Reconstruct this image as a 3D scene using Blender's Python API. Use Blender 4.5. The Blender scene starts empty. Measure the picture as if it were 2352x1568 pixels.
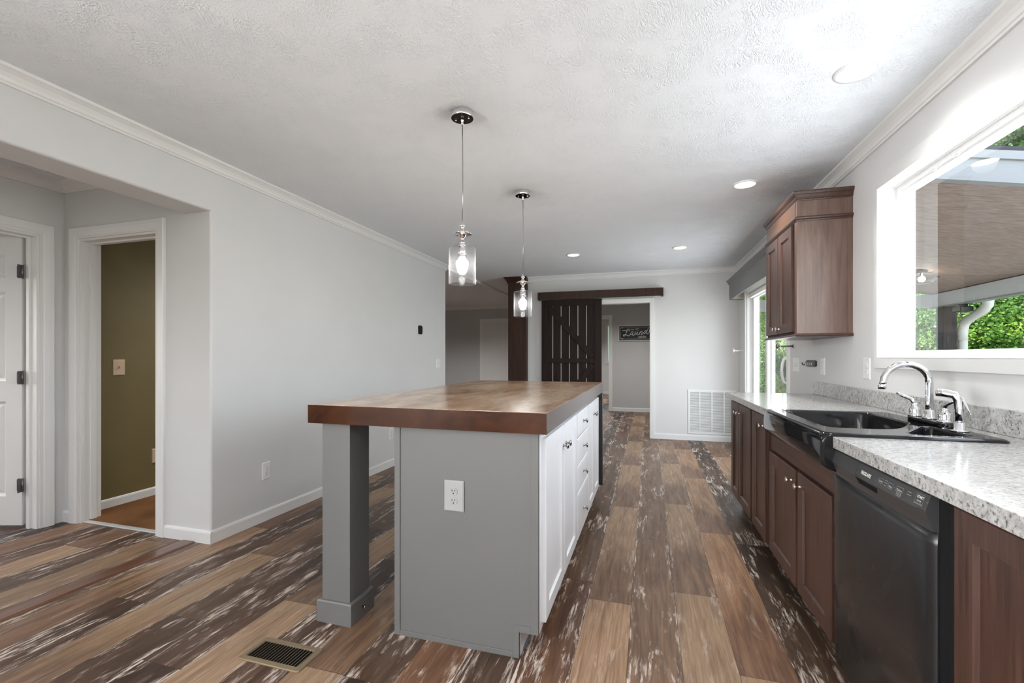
import bpy, bmesh, math, random
import numpy as np
from mathutils import Vector, Matrix
random.seed(7)
R = math.radians
S = bpy.context.scene
COL = S.collection

# ------------------------------------------------------------------ camera
cam_d = bpy.data.cameras.new('camera'); cam = bpy.data.objects.new('camera', cam_d); COL.objects.link(cam)
cam.location = (0, 0, 1.19)
cam.rotation_euler = (R(90), 0, R(16.719))
cam_d.lens = 16.0; cam_d.sensor_width = 36.0; cam_d.sensor_fit = 'HORIZONTAL'
cam_d.shift_y = 35 / 2352
cam_d.clip_start = 0.02; cam_d.clip_end = 300
S.camera = cam

# ------------------------------------------------------------------ view, sky, sun, daylight
S.view_settings.view_transform = 'Standard'
S.view_settings.look = 'None'
S.view_settings.gamma = 1.0
S.view_settings.use_curve_mapping = False
S.view_settings.exposure = 0.23
S.cycles.use_denoising = True
S.cycles.max_bounces = 8
S.cycles.diffuse_bounces = 4
S.cycles.glossy_bounces = 4
S.cycles.transmission_bounces = 4
S.cycles.transparent_max_bounces = 16
S.cycles.sample_clamp_indirect = 4.0
S.cycles.caustics_reflective = False
S.cycles.caustics_refractive = False

W = bpy.data.worlds.new('sky'); S.world = W; W.use_nodes = True
wn = W.node_tree; wn.nodes.clear()
sky = wn.nodes.new('ShaderNodeTexSky'); sky.sky_type = 'NISHITA'
sky.sun_disc = False; sky.sun_elevation = R(50); sky.sun_rotation = R(270)
bg = wn.nodes.new('ShaderNodeBackground'); bg.inputs['Strength'].default_value = 0.75
wo = wn.nodes.new('ShaderNodeOutputWorld')
hs = wn.nodes.new('ShaderNodeHueSaturation'); hs.inputs['Saturation'].default_value = 0.62
wn.links.new(sky.outputs[0], hs.inputs['Color']); wn.links.new(hs.outputs[0], bg.inputs[0]); wn.links.new(bg.outputs[0], wo.inputs[0])

def lamp(name, kind, loc, rot, energy, color=(1, 1, 1), **kw):
    d = bpy.data.lights.new(name, kind); d.energy = energy; d.color = color
    for k, v in kw.items(): setattr(d, k, v)
    o = bpy.data.objects.new(name, d); o.location = loc; o.rotation_euler = rot
    COL.objects.link(o); return o

# sun runs along the window wall from behind the camera: lights the trees, not the room
sun = lamp('sun', 'SUN', (0, 0, 20), (0, 0, 0), 5.0, (1.0, 0.96, 0.88), angle=R(0.6))
sun.rotation_euler = Vector((0.62, -0.12, -0.80)).to_track_quat('-Z', 'Y').to_euler()
# area lights: two added fills behind the camera, then daylight at real panes
lamp('fill_back_wall', 'AREA', (-0.9, -3.10, 1.45), (R(112), 0, R(180)), 430, (1, 0.99, 0.97), shape='RECTANGLE', size=2.6, size_y=1.5)
lamp('fill_left_rear', 'AREA', (-2.60, -1.7, 1.45), (R(110), 0, R(-90)), 165, (1, 0.99, 0.98), shape='RECTANGLE', size=1.7, size_y=1.3)
lamp('daylight_kitchen_window', 'AREA', (1.47, 2.1, 1.66), (R(104), 0, R(90)), 23, (0.94, 0.97, 1.0), shape='RECTANGLE', size=1.75, size_y=0.9)
lamp('daylight_patio_door', 'AREA', (1.42, 5.55, 1.05), (R(105), 0, R(90)), 35, (0.96, 0.98, 1.0), shape='RECTANGLE', size=1.7, size_y=1.9)

# ------------------------------------------------------------------ materials
def nodes(name):
    m = bpy.data.materials.new(name); m.use_nodes = True
    nt = m.node_tree; b = nt.nodes['Principled BSDF']
    return m, nt, b
def N(nt, t, **kw):
    n = nt.nodes.new(t)
    for k, v in kw.items():
        if k in n.inputs: n.inputs[k].default_value = v
        else: setattr(n, k, v)
    return n
def L(nt, a, b): nt.links.new(a, b)
def rgba(c): return (c[0], c[1], c[2], 1)
def ramp(nt, fac, stops):
    n = nt.nodes.new('ShaderNodeValToRGB'); e = n.color_ramp.elements
    while len(e) < len(stops): e.new(0.5)
    for i, (p, c) in enumerate(stops):
        e[i].position = p; e[i].color = rgba(c) if len(c) == 3 else c
    L(nt, fac, n.inputs[0]); return n.outputs[0]
def mixc(nt, fac, a, b, blend='MIX'):
    n = nt.nodes.new('ShaderNodeMix'); n.data_type = 'RGBA'; n.blend_type = blend
    for s, i in ((fac, 0), (a, 6), (b, 7)):
        if hasattr(s, 'links'): L(nt, s, n.inputs[i])
        else: n.inputs[i].default_value = s if i == 0 else rgba(s)
    return n.outputs[2]
def math_(nt, op, a, b=None, clamp=False):
    n = nt.nodes.new('ShaderNodeMath'); n.operation = op; n.use_clamp = clamp
    for i, s in enumerate((a, b)):
        if s is None: continue
        if hasattr(s, 'links'): L(nt, s, n.inputs[i])
        else: n.inputs[i].default_value = s
    return n.outputs[0]
def objco(nt, scale=(1, 1, 1), rot=(0, 0, 0)):
    tc = nt.nodes.new('ShaderNodeTexCoord'); mp = nt.nodes.new('ShaderNodeMapping')
    mp.inputs['Scale'].default_value = scale; mp.inputs['Rotation'].default_value = rot
    L(nt, tc.outputs['Object'], mp.inputs[0]); return mp.outputs[0]
def noise(nt, co, scale=5, detail=3, rough=0.5, dist=0.0):
    n = N(nt, 'ShaderNodeTexNoise', Scale=scale, Detail=detail, Roughness=rough, Distortion=dist)
    L(nt, co, n.inputs['Vector']); return n.outputs[0]
def bump(nt, b, h, strength=0.2, dist=0.01):
    n = N(nt, 'ShaderNodeBump', Strength=strength, Distance=dist)
    L(nt, h, n.inputs['Height']); L(nt, n.outputs[0], b.inputs['Normal'])

def plain(name, col, rough=0.5, metal=0.0, spec=0.5, var=0.04, bumps=0.0, bscale=200):
    m, nt, b = nodes(name)
    co = objco(nt); n = noise(nt, co, 3, 4)
    c = ramp(nt, n, [(0.3, tuple(x * (1 - var) for x in col)), (0.7, tuple(min(1, x * (1 + var)) for x in col))])
    L(nt, c, b.inputs['Base Color'])
    b.inputs['Roughness'].default_value = rough; b.inputs['Metallic'].default_value = metal
    b.inputs['Specular IOR Level'].default_value = spec
    if bumps: bump(nt, b, noise(nt, co, bscale, 2), bumps, 0.002)
    return m
def emit(name, col, s):
    m, nt, b = nodes(name)
    b.inputs['Base Color'].default_value = rgba(col); b.inputs['Emission Color'].default_value = rgba(col)
    b.inputs['Emission Strength'].default_value = s
    return m
def wood(name, dark, light, gscale=(45, 45, 2.2), rough=0.4, coat=0.0, spec=0.5, bumpy=0.08, knots=0.0):
    m, nt, b = nodes(name)
    co = objco(nt, gscale)
    n1 = noise(nt, co, 1.0, 5, 0.6, 0.6)
    c = ramp(nt, n1, [(0.32, dark), (0.5, tuple((a + d) / 2 for a, d in zip(dark, light))), (0.7, light)])
    n2 = noise(nt, objco(nt, tuple(g * 5 for g in gscale)), 1.0, 2)
    c = mixc(nt, math_(nt, 'MULTIPLY', n2, 0.35), c, dark)
    L(nt, c, b.inputs['Base Color'])
    b.inputs['Roughness'].default_value = rough
    b.inputs['Specular IOR Level'].default_value = spec
    b.inputs['Coat Weight'].default_value = coat; b.inputs['Coat Roughness'].default_value = min(0.25, rough)
    bump(nt, b, n2, bumpy, 0.002)
    return m
def pane(name, tint=(1, 1, 1), refl=1.6, haze=0.0, f0=0.04):
    m, nt, b = nodes(name); nt.nodes.remove(b)
    out = nt.nodes['Material Output']
    tr = N(nt, 'ShaderNodeBsdfTransparent'); tr.inputs[0].default_value = rgba(tint)
    gl = N(nt, 'ShaderNodeBsdfGlossy', Roughness=0.0)
    lw = N(nt, 'ShaderNodeLayerWeight', Blend=0.5)
    f = math_(nt, 'MULTIPLY', math_(nt, 'ADD', math_(nt, 'MULTIPLY', math_(nt, 'POWER', lw.outputs['Facing'], 5.0), 0.96), f0), refl, True)
    mx = nt.nodes.new('ShaderNodeMixShader')
    L(nt, f, mx.inputs[0]); L(nt, tr.outputs[0], mx.inputs[1]); L(nt, gl.outputs[0], mx.inputs[2])
    if haze:
        df = N(nt, 'ShaderNodeBsdfTranslucent'); df.inputs[0].default_value = (0.95, 0.95, 0.97, 1)
        d2 = N(nt, 'ShaderNodeBsdfDiffuse'); d2.inputs[0].default_value = (0.95, 0.95, 0.97, 1)
        hz = nt.nodes.new('ShaderNodeMixShader'); hz.inputs[0].default_value = 0.5
        L(nt, df.outputs[0], hz.inputs[1]); L(nt, d2.outputs[0], hz.inputs[2])
        m2 = nt.nodes.new('ShaderNodeMixShader')
        L(nt, math_(nt, 'ADD', math_(nt, 'MULTIPLY', math_(nt, 'POWER', lw.outputs['Facing'], 8.0), 0.10), haze, True), m2.inputs[0])
        L(nt, mx.outputs[0], m2.inputs[1]); L(nt, hz.outputs[0], m2.inputs[2]); mx = m2
    L(nt, mx.outputs[0], out.inputs[0]); return m

M = {}
M['wall'] = plain('wall_paint', (0.68, 0.68, 0.677), 0.62, var=0.015, bumps=0.03, bscale=160)
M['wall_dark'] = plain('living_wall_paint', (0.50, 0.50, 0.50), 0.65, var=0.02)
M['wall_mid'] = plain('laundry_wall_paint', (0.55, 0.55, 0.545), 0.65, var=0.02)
M['olive'] = plain('olive_paint', (0.16, 0.125, 0.05), 0.55, var=0.05)
M['trim'] = plain('white_trim_paint', (0.78, 0.78, 0.77), 0.4, var=0.01)
M['door_white'] = plain('white_door_paint', (0.76, 0.76, 0.75), 0.42, var=0.015)
M['cab_white'] = plain('white_cabinet_paint', (0.80, 0.81, 0.83), 0.35, var=0.01)
M['vinyl'] = plain('white_vinyl', (0.82, 0.82, 0.82), 0.35, var=0.01)
M['plate'] = plain('white_plastic', (0.80, 0.80, 0.79), 0.35, var=0.01)
M['plate_grey'] = plain('light_grey_plastic', (0.34, 0.34, 0.335), 0.35, var=0.01)
M['almond'] = plain('almond_plastic', (0.62, 0.48, 0.33), 0.4, var=0.02)
M['slot'] = plain('dark_slot', (0.010, 0.010, 0.010), 0.7, spec=0.1)
M['slot_soft'] = plain('soft_slot', (0.30, 0.30, 0.31), 0.6)
M['grayish'] = plain('grey_plastic', (0.35, 0.35, 0.35), 0.5)
M['black'] = plain('black_plastic', (0.015, 0.015, 0.016), 0.35)
M['threshold'] = plain('satin_aluminium', (0.72, 0.72, 0.72), 0.45, 0.6)
M['sign_black'] = plain('black_sign_enamel', (0.010, 0.010, 0.010), 0.3, spec=0.2)
M['chrome'] = plain('chrome', (0.80, 0.80, 0.82), 0.07, 1.0, var=0.01)
M['chrome_dark'] = plain('dark_chrome', (0.10, 0.10, 0.10), 0.08, 1.0, var=0.01)
M['nickel'] = plain('satin_nickel', (0.62, 0.55, 0.48), 0.28, 1.0, var=0.02)
M['pewter'] = plain('grey_pewter', (0.36, 0.36, 0.37), 0.25, 1.0, var=0.02)
M['iron'] = plain('dark_hinge_metal', (0.16, 0.16, 0.16), 0.4, 0.8)
M['tan_metal'] = plain('brown_enamel', (0.20, 0.15, 0.09), 0.42, 0.3, var=0.05)
M['glass_door'] = pane('door_glass', (0.97, 0.985, 0.98), 0.9)
M['glass'] = pane('window_glass', (0.97, 0.985, 0.98), 1.5)
M['shade'] = pane('shade_glass', (1, 1, 1), 1.0, 0.006, 0.004)
M['bulb'] = emit('lit_bulb', (1, 0.985, 0.96), 170)
M['lens'] = emit('lit_downlight_lens', (1, 0.985, 0.95), 9)
M['porch_bulb'] = emit('porch_bulb', (1, 0.95, 0.85), 30)
M['ink'] = plain('white_ink', (0.75, 0.75, 0.72), 0.5)
M['ink_dim'] = plain('grey_ink', (0.30, 0.30, 0.30), 0.5)
M['valance'] = plain('grey_valance_paint', (0.17, 0.17, 0.172), 0.55, var=0.02)
M['valance_in'] = plain('valance_inside', (0.70, 0.66, 0.58), 0.5)
M['carpet'] = plain('brown_carpet', (0.155, 0.072, 0.030), 0.95, spec=0.1, var=0.35, bumps=0.5, bscale=240)
M['dark_wood'] = wood('dark_stained_wood', (0.020, 0.009, 0.006), (0.062, 0.028, 0.018), rough=0.42, spec=0.2)
M['barn'] = wood('barn_door_wood', (0.010, 0.006, 0.005), (0.027, 0.015, 0.012), (40, 40, 1.8), rough=0.5, spec=0.12)
M['lit_gap'] = plain('pale_lit_gap', (0.55, 0.55, 0.54), 0.6)
M['cab_wood'] = wood('brown_cabinet_wood', (0.034, 0.015, 0.010), (0.098, 0.047, 0.034), (60, 60, 2.4), rough=0.36, spec=0.4, coat=0.06, bumpy=0.12)
M['cab_wood_h'] = wood('brown_cabinet_wood_level_grain', (0.034, 0.015, 0.010), (0.094, 0.046, 0.033), (60, 2.4, 60), rough=0.36, spec=0.4, coat=0.06, bumpy=0.12)
M['cab_veneer'] = wood('cabinet_end_veneer', (0.095, 0.055, 0.042), (0.185, 0.120, 0.094), (30, 30, 2.6), rough=0.4, coat=0.1)
M['frieze_wood'] = wood('frieze_wood', (0.085, 0.040, 0.022), (0.13, 0.065, 0.036), (30, 3, 30), rough=0.4, coat=0.2)
M['cab_frame_shaded'] = wood('shade_darkened_frame_wood', (0.016, 0.006, 0.004), (0.040, 0.017, 0.012), (60, 60, 2.4), rough=0.45, spec=0.3)  # dark frame wood, darkened further for the shade between doors
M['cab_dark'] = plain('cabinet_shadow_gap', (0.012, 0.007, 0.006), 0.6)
M['strip_wood'] = wood('transition_strip_wood', (0.075, 0.028, 0.014), (0.17, 0.070, 0.036), (50, 1.5, 50), rough=0.3, coat=0.4)
M['post_grey'] = plain('grey_island_paint', (0.130, 0.1285, 0.1245), 0.5, var=0.02, bumps=0.05, bscale=120)

# painted ceiling with stomped plaster texture
m, nt, b = nodes('stomped_ceiling'); M['ceiling'] = m
co = objco(nt)
n_big = noise(nt, co, 2.3, 3)
warp = N(nt, 'ShaderNodeTexNoise', Scale=5.0, Detail=2.0); L(nt, co, warp.inputs['Vector'])
vm = N(nt, 'ShaderNodeVectorMath', operation='MULTIPLY_ADD'); L(nt, warp.outputs['Color'], vm.inputs[0]); vm.inputs[1].default_value = (0.16, 0.16, 0); L(nt, co, vm.inputs[2])
mp = N(nt, 'ShaderNodeMapping'); mp.inputs['Scale'].default_value = (95, 38, 1); mp.inputs['Rotation'].default_value = (0, 0, R(32)); L(nt, vm.outputs[0], mp.inputs[0])
n_f = noise(nt, mp.outputs[0], 1.0, 2, 0.55, 0.4)
ridge = math_(nt, 'SUBTRACT', 1.0, math_(nt, 'MULTIPLY', math_(nt, 'ABSOLUTE', math_(nt, 'SUBTRACT', n_f, 0.5)), 7.0), True)
msk = ramp(nt, noise(nt, co, 6.5, 3, 0.6), [(0.40, (0.05,) * 3), (0.60, (1,) * 3)])
hgt = math_(nt, 'MULTIPLY', ridge, msk)
hgt = math_(nt, 'ADD', hgt, math_(nt, 'MULTIPLY', noise(nt, co, 130, 2), 0.5))
b.inputs['Base Color'].default_value = (0.81, 0.84, 0.87, 1); b.inputs['Roughness'].default_value = 0.85
b.inputs['Specular IOR Level'].default_value = 0.2
bump(nt, b, hgt, 0.44, 0.009)

# distressed vinyl plank floor: every plank is a face with its own tone, seed and uv
m, nt, b = nodes('distressed_plank_floor'); M['floor'] = m
at = N(nt, 'ShaderNodeAttribute', attribute_name='tone'); tone = at.outputs['Fac']
sd = N(nt, 'ShaderNodeAttribute', attribute_name='seed'); seed = sd.outputs['Fac']
uvn = N(nt, 'ShaderNodeUVMap', uv_map='plank'); sp = N(nt, 'ShaderNodeSeparateXYZ'); L(nt, uvn.outputs[0], sp.inputs[0])
u, v = sp.outputs[0], sp.outputs[1]
cb = N(nt, 'ShaderNodeCombineXYZ')
L(nt, math_(nt, 'ADD', math_(nt, 'MULTIPLY', u, 0.2032), math_(nt, 'MULTIPLY', seed, 17.0)), cb.inputs[0])
L(nt, math_(nt, 'ADD', math_(nt, 'MULTIPLY', v, 1.455), math_(nt, 'MULTIPLY', seed, 41.0)), cb.inputs[1])
def mapped(sx, sy):
    mp = N(nt, 'ShaderNodeMapping'); mp.inputs['Scale'].default_value = (sx, sy, 1); L(nt, cb.outputs[0], mp.inputs[0]); return mp.outputs[0]
g_big = noise(nt, mapped(9, 1.6), 1.0, 4, 0.6, 0.5)
g_fine = noise(nt, mapped(120, 5), 1.0, 3, 0.6, 0.2)
g_mid = noise(nt, mapped(32, 2.2), 1.0, 4, 0.6, 0.8)
light_c = ramp(nt, g_mid, [(0.3, (0.205, 0.125, 0.075)), (0.52, (0.315, 0.203, 0.125)), (0.75, (0.385, 0.258, 0.162))])
mid_c = ramp(nt, g_mid, [(0.3, (0.100, 0.056, 0.035)), (0.55, (0.172, 0.101, 0.062)), (0.75, (0.235, 0.145, 0.092))])
dark_c = ramp(nt, g_mid, [(0.3, (0.019, 0.010, 0.0065)), (0.55, (0.036, 0.020, 0.0135)), (0.75, (0.066, 0.039, 0.026))])
# light planks print from tan (far end) to brown (near end)
fade = math_(nt, 'ADD', v, math_(nt, 'MULTIPLY', math_(nt, 'SUBTRACT', g_big, 0.5), 0.7))
fade = ramp(nt, fade, [(0.26, (0, 0, 0)), (0.50, (1, 1, 1))])
c0 = mixc(nt, fade, mid_c, light_c)
fade2 = math_(nt, 'ADD', v, math_(nt, 'MULTIPLY', math_(nt, 'SUBTRACT', g_big, 0.5), 1.2))
fade2 = ramp(nt, fade2, [(0.35, (1, 1, 1)), (0.75, (0, 0, 0))])
c2 = mixc(nt, math_(nt, 'MULTIPLY', fade2, 0.35), dark_c, mid_c)
t01 = math_(nt, 'MULTIPLY', tone, 1.0, True)
t12 = math_(nt, 'SUBTRACT', tone, 1.0, True)
col = mixc(nt, t01, c0, mid_c); col = mixc(nt, t12, col, c2)
hue = ramp(nt, math_(nt, 'FRACT', math_(nt, 'MULTIPLY', seed, 7.31)), [(0, (1.10, 0.93, 0.82)), (0.5, (1, 1, 1)), (1, (1.0, 1.02, 1.0))])
col = mixc(nt, 1.0, col, hue, 'MULTIPLY')
col = mixc(nt, math_(nt, 'MULTIPLY', ramp(nt, g_fine, [(0.35, (1, 1, 1)), (0.6, (0, 0, 0))]), 0.35), col, (0.03, 0.018, 0.012))
# worn white paint: streaks along the board, saw-mark ticks across it, thicker near the board edges
s1 = noise(nt, mapped(70, 7), 1.0, 4, 0.7, 0.3)
s2 = noise(nt, mapped(13, 2.6), 1.0, 4, 0.66, 0.6)
edge = math_(nt, 'MULTIPLY', math_(nt, 'ABSOLUTE', math_(nt, 'SUBTRACT', u, 0.5)), 2.0)
edge = math_(nt, 'POWER', edge, 6.0)
tick = N(nt, 'ShaderNodeTexWave', wave_type='BANDS', bands_direction='Y', Scale=64.0, Distortion=5.0, Detail=2.0); L(nt, cb.outputs[0], tick.inputs['Vector'])
amt = math_(nt, 'ADD', s2, math_(nt, 'MULTIPLY', edge, 0.13))
amt = math_(nt, 'ADD', amt, math_(nt, 'MULTIPLY', math_(nt, 'SUBTRACT', tone, 1.0), 0.025))
patch = ramp(nt, amt, [(0.545, (0, 0, 0)), (0.65, (1, 1, 1))])
str_ = ramp(nt, s1, [(0.47, (0, 0, 0)), (0.56, (1, 1, 1))])
wear = math_(nt, 'MULTIPLY', patch, str_)
s3 = noise(nt, mapped(22, 5), 1.0, 3, 0.6)
tk = math_(nt, 'MULTIPLY', math_(nt, 'MULTIPLY', ramp(nt, tick.outputs[0], [(0.55, (0, 0, 0)), (0.8, (1, 1, 1))]), ramp(nt, s3, [(0.60, (0, 0, 0)), (0.70, (1, 1, 1))])), 0.5)
wear = math_(nt, 'MAXIMUM', wear, tk)
wear = math_(nt, 'MULTIPLY', wear, math_(nt, 'ADD', math_(nt, 'MULTIPLY', t01, 0.55), 0.35))
col = mixc(nt, wear, col, (0.62, 0.53, 0.46))
# dark joint line
jl = math_(nt, 'GREATER_THAN', math_(nt, 'ABSOLUTE', math_(nt, 'SUBTRACT', u, 0.5)), 0.494)
jl2 = math_(nt, 'GREATER_THAN', math_(nt, 'ABSOLUTE', math_(nt, 'SUBTRACT', v, 0.5)), 0.4990)
col = mixc(nt, math_(nt, 'MULTIPLY', math_(nt, 'MAXIMUM', jl, jl2), 0.7), col, (0.02, 0.012, 0.009))
L(nt, col, b.inputs['Base Color'])
L(nt, ramp(nt, g_big, [(0.3, (0.36,) * 3), (0.7, (0.48,) * 3)]), b.inputs['Roughness'])
b.inputs['Specular IOR Level'].default_value = 0.32
bump(nt, b, g_fine, 0.10, 0.002)

# speckled laminate worktop
m, nt, b = nodes('speckled_laminate'); M['laminate'] = m
co = objco(nt)
a1 = noise(nt, co, 48, 5, 0.68, 0.3); a2 = noise(nt, co, 95, 4, 0.7, 0.2); a3 = noise(nt, co, 7, 2)
c = ramp(nt, a1, [(0.30, (0.27, 0.265, 0.257)), (0.46, (0.42, 0.415, 0.405)), (0.62, (0.52, 0.515, 0.505))])
th = math_(nt, 'ADD', a2, math_(nt, 'MULTIPLY', math_(nt, 'SUBTRACT', a3, 0.5), 0.10))
c = mixc(nt, ramp(nt, th, [(0.525, (0, 0, 0)), (0.595, (0.85,) * 3)]), c, (0.22, 0.215, 0.21))
c = mixc(nt, ramp(nt, th, [(0.61, (0, 0, 0)), (0.655, (0.9,) * 3)]), c, (0.06, 0.06, 0.06))
L(nt, c, b.inputs['Base Color']); b.inputs['Roughness'].default_value = 0.16

# island worktop: aged brown laminate
m, nt, b = nodes('aged_brown_worktop'); M['island_top'] = m
co = objco(nt, (7.0, 2.2, 3.5)); a1 = noise(nt, co, 1.0, 6, 0.66, 0.9); a2 = noise(nt, objco(nt, (60, 9, 60)), 1.0, 3)
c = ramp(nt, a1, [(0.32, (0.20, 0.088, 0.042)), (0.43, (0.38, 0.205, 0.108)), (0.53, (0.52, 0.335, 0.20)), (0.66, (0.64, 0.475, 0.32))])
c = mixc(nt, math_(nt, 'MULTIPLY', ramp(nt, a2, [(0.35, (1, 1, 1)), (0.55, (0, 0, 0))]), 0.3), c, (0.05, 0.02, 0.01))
L(nt, c, b.inputs['Base Color']); b.inputs['Roughness'].default_value = 0.30; b.inputs['Coat Weight'].default_value = 1.0; b.inputs['Coat Roughness'].default_value = 0.2
bump(nt, b, a2, 0.05, 0.002)
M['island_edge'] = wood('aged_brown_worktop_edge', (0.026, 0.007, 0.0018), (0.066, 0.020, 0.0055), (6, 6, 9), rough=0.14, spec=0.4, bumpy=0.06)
M['island_edge'].node_tree.nodes['Principled BSDF'].inputs['Coat IOR'].default_value = 1.65

# black enamel of the sink and the dishwasher
m, nt, b = nodes('black_enamel'); M['enamel'] = m
b.inputs['Base Color'].default_value = (0.010, 0.010, 0.011, 1); b.inputs['Roughness'].default_value = 0.06
b.inputs['Specular IOR Level'].default_value = 0.25
m, nt, b = nodes('black_appliance'); M['appliance'] = m
co = objco(nt, (1, 1.6, 1.2)); a1 = noise(nt, co, 2.0, 2, 0.5, 1.2)
b.inputs['Base Color'].default_value = (0.012, 0.012, 0.013, 1)
L(nt, ramp(nt, a1, [(0.3, (0.24,) * 3), (0.7, (0.33,) * 3)]), b.inputs['Roughness'])
m, nt, b = nodes('dark_grey_control_plastic'); M['control'] = m
b.inputs['Base Color'].default_value = (0.040, 0.040, 0.042, 1); b.inputs['Roughness'].default_value = 0.36
bump(nt, b, noise(nt, objco(nt), 300, 2), 0.05, 0.001)

# outdoors
m, nt, b = nodes('lawn'); M['lawn'] = m
co = objco(nt); a1 = noise(nt, co, 0.9, 5, 0.7); a2 = noise(nt, co, 25, 3)
c = ramp(nt, a1, [(0.35, (0.05, 0.11, 0.02)), (0.6, (0.13, 0.22, 0.045)), (0.8, (0.24, 0.26, 0.10))])
c = mixc(nt, math_(nt, 'MULTIPLY', a2, 0.5), c, (0.04, 0.08, 0.015)); L(nt, c, b.inputs['Base Color']); b.inputs['Roughness'].default_value = 0.9
M['concrete'] = plain('pale_concrete', (0.62, 0.60, 0.56), 0.9, var=0.08, bumps=0.1)
M['siding'] = plain('exterior_siding', (0.62, 0.63, 0.64), 0.6)
M['fascia'] = plain('painted_fascia', (0.37, 0.36, 0.35), 0.5, var=0.03)
M['beam'] = plain('porch_beam_paint', (0.80, 0.80, 0.80), 0.5, var=0.02)
M['downspout'] = plain('white_downspout_metal', (0.92, 0.88, 0.78), 0.4, var=0.02)
M['roof'] = plain('roof_shingles', (0.05, 0.05, 0.055), 0.9, var=0.3, bumps=0.3, bscale=60)
M['post_wood'] = wood('porch_post_wood', (0.035, 0.026, 0.022), (0.085, 0.065, 0.055), (30, 30, 2), rough=0.7)
M['soffit'] = wood('porch_ceiling_boards', (0.30, 0.20, 0.155), (0.58, 0.43, 0.35), (1.6, 40, 40), rough=0.7)
M['bark'] = plain('bark', (0.10, 0.085, 0.07), 0.9, var=0.4, bumps=0.6, bscale=20)
def leaf_mat(name, stops):
    m, nt, b = nodes(name)
    at = N(nt, 'ShaderNodeAttribute', attribute_name='tone')
    c = ramp(nt, at.outputs['Fac'], stops)
    L(nt, c, b.inputs['Base Color']); b.inputs['Roughness'].default_value = 0.55; b.inputs['Specular IOR Level'].default_value = 0.3
    tr = N(nt, 'ShaderNodeBsdfTranslucent'); L(nt, c, tr.inputs[0])
    ad = nt.nodes.new('ShaderNodeMixShader'); ad.inputs[0].default_value = 0.38
    out = nt.nodes['Material Output']
    L(nt, b.outputs[0], ad.inputs[1]); L(nt, tr.outputs[0], ad.inputs[2]); L(nt, ad.outputs[0], out.inputs[0])
    return m
M['leaf'] = leaf_mat('green_leaves', [(0, (0.05, 0.13, 0.016)), (0.5, (0.17, 0.36, 0.045)), (1, (0.52, 0.66, 0.10))])
M['leaf2'] = leaf_mat('pale_green_leaves', [(0, (0.07, 0.17, 0.04)), (0.5, (0.23, 0.42, 0.10)), (1, (0.68, 0.76, 0.40))])
M['flower'] = plain('red_petals', (0.60, 0.05, 0.05), 0.5)

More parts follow.
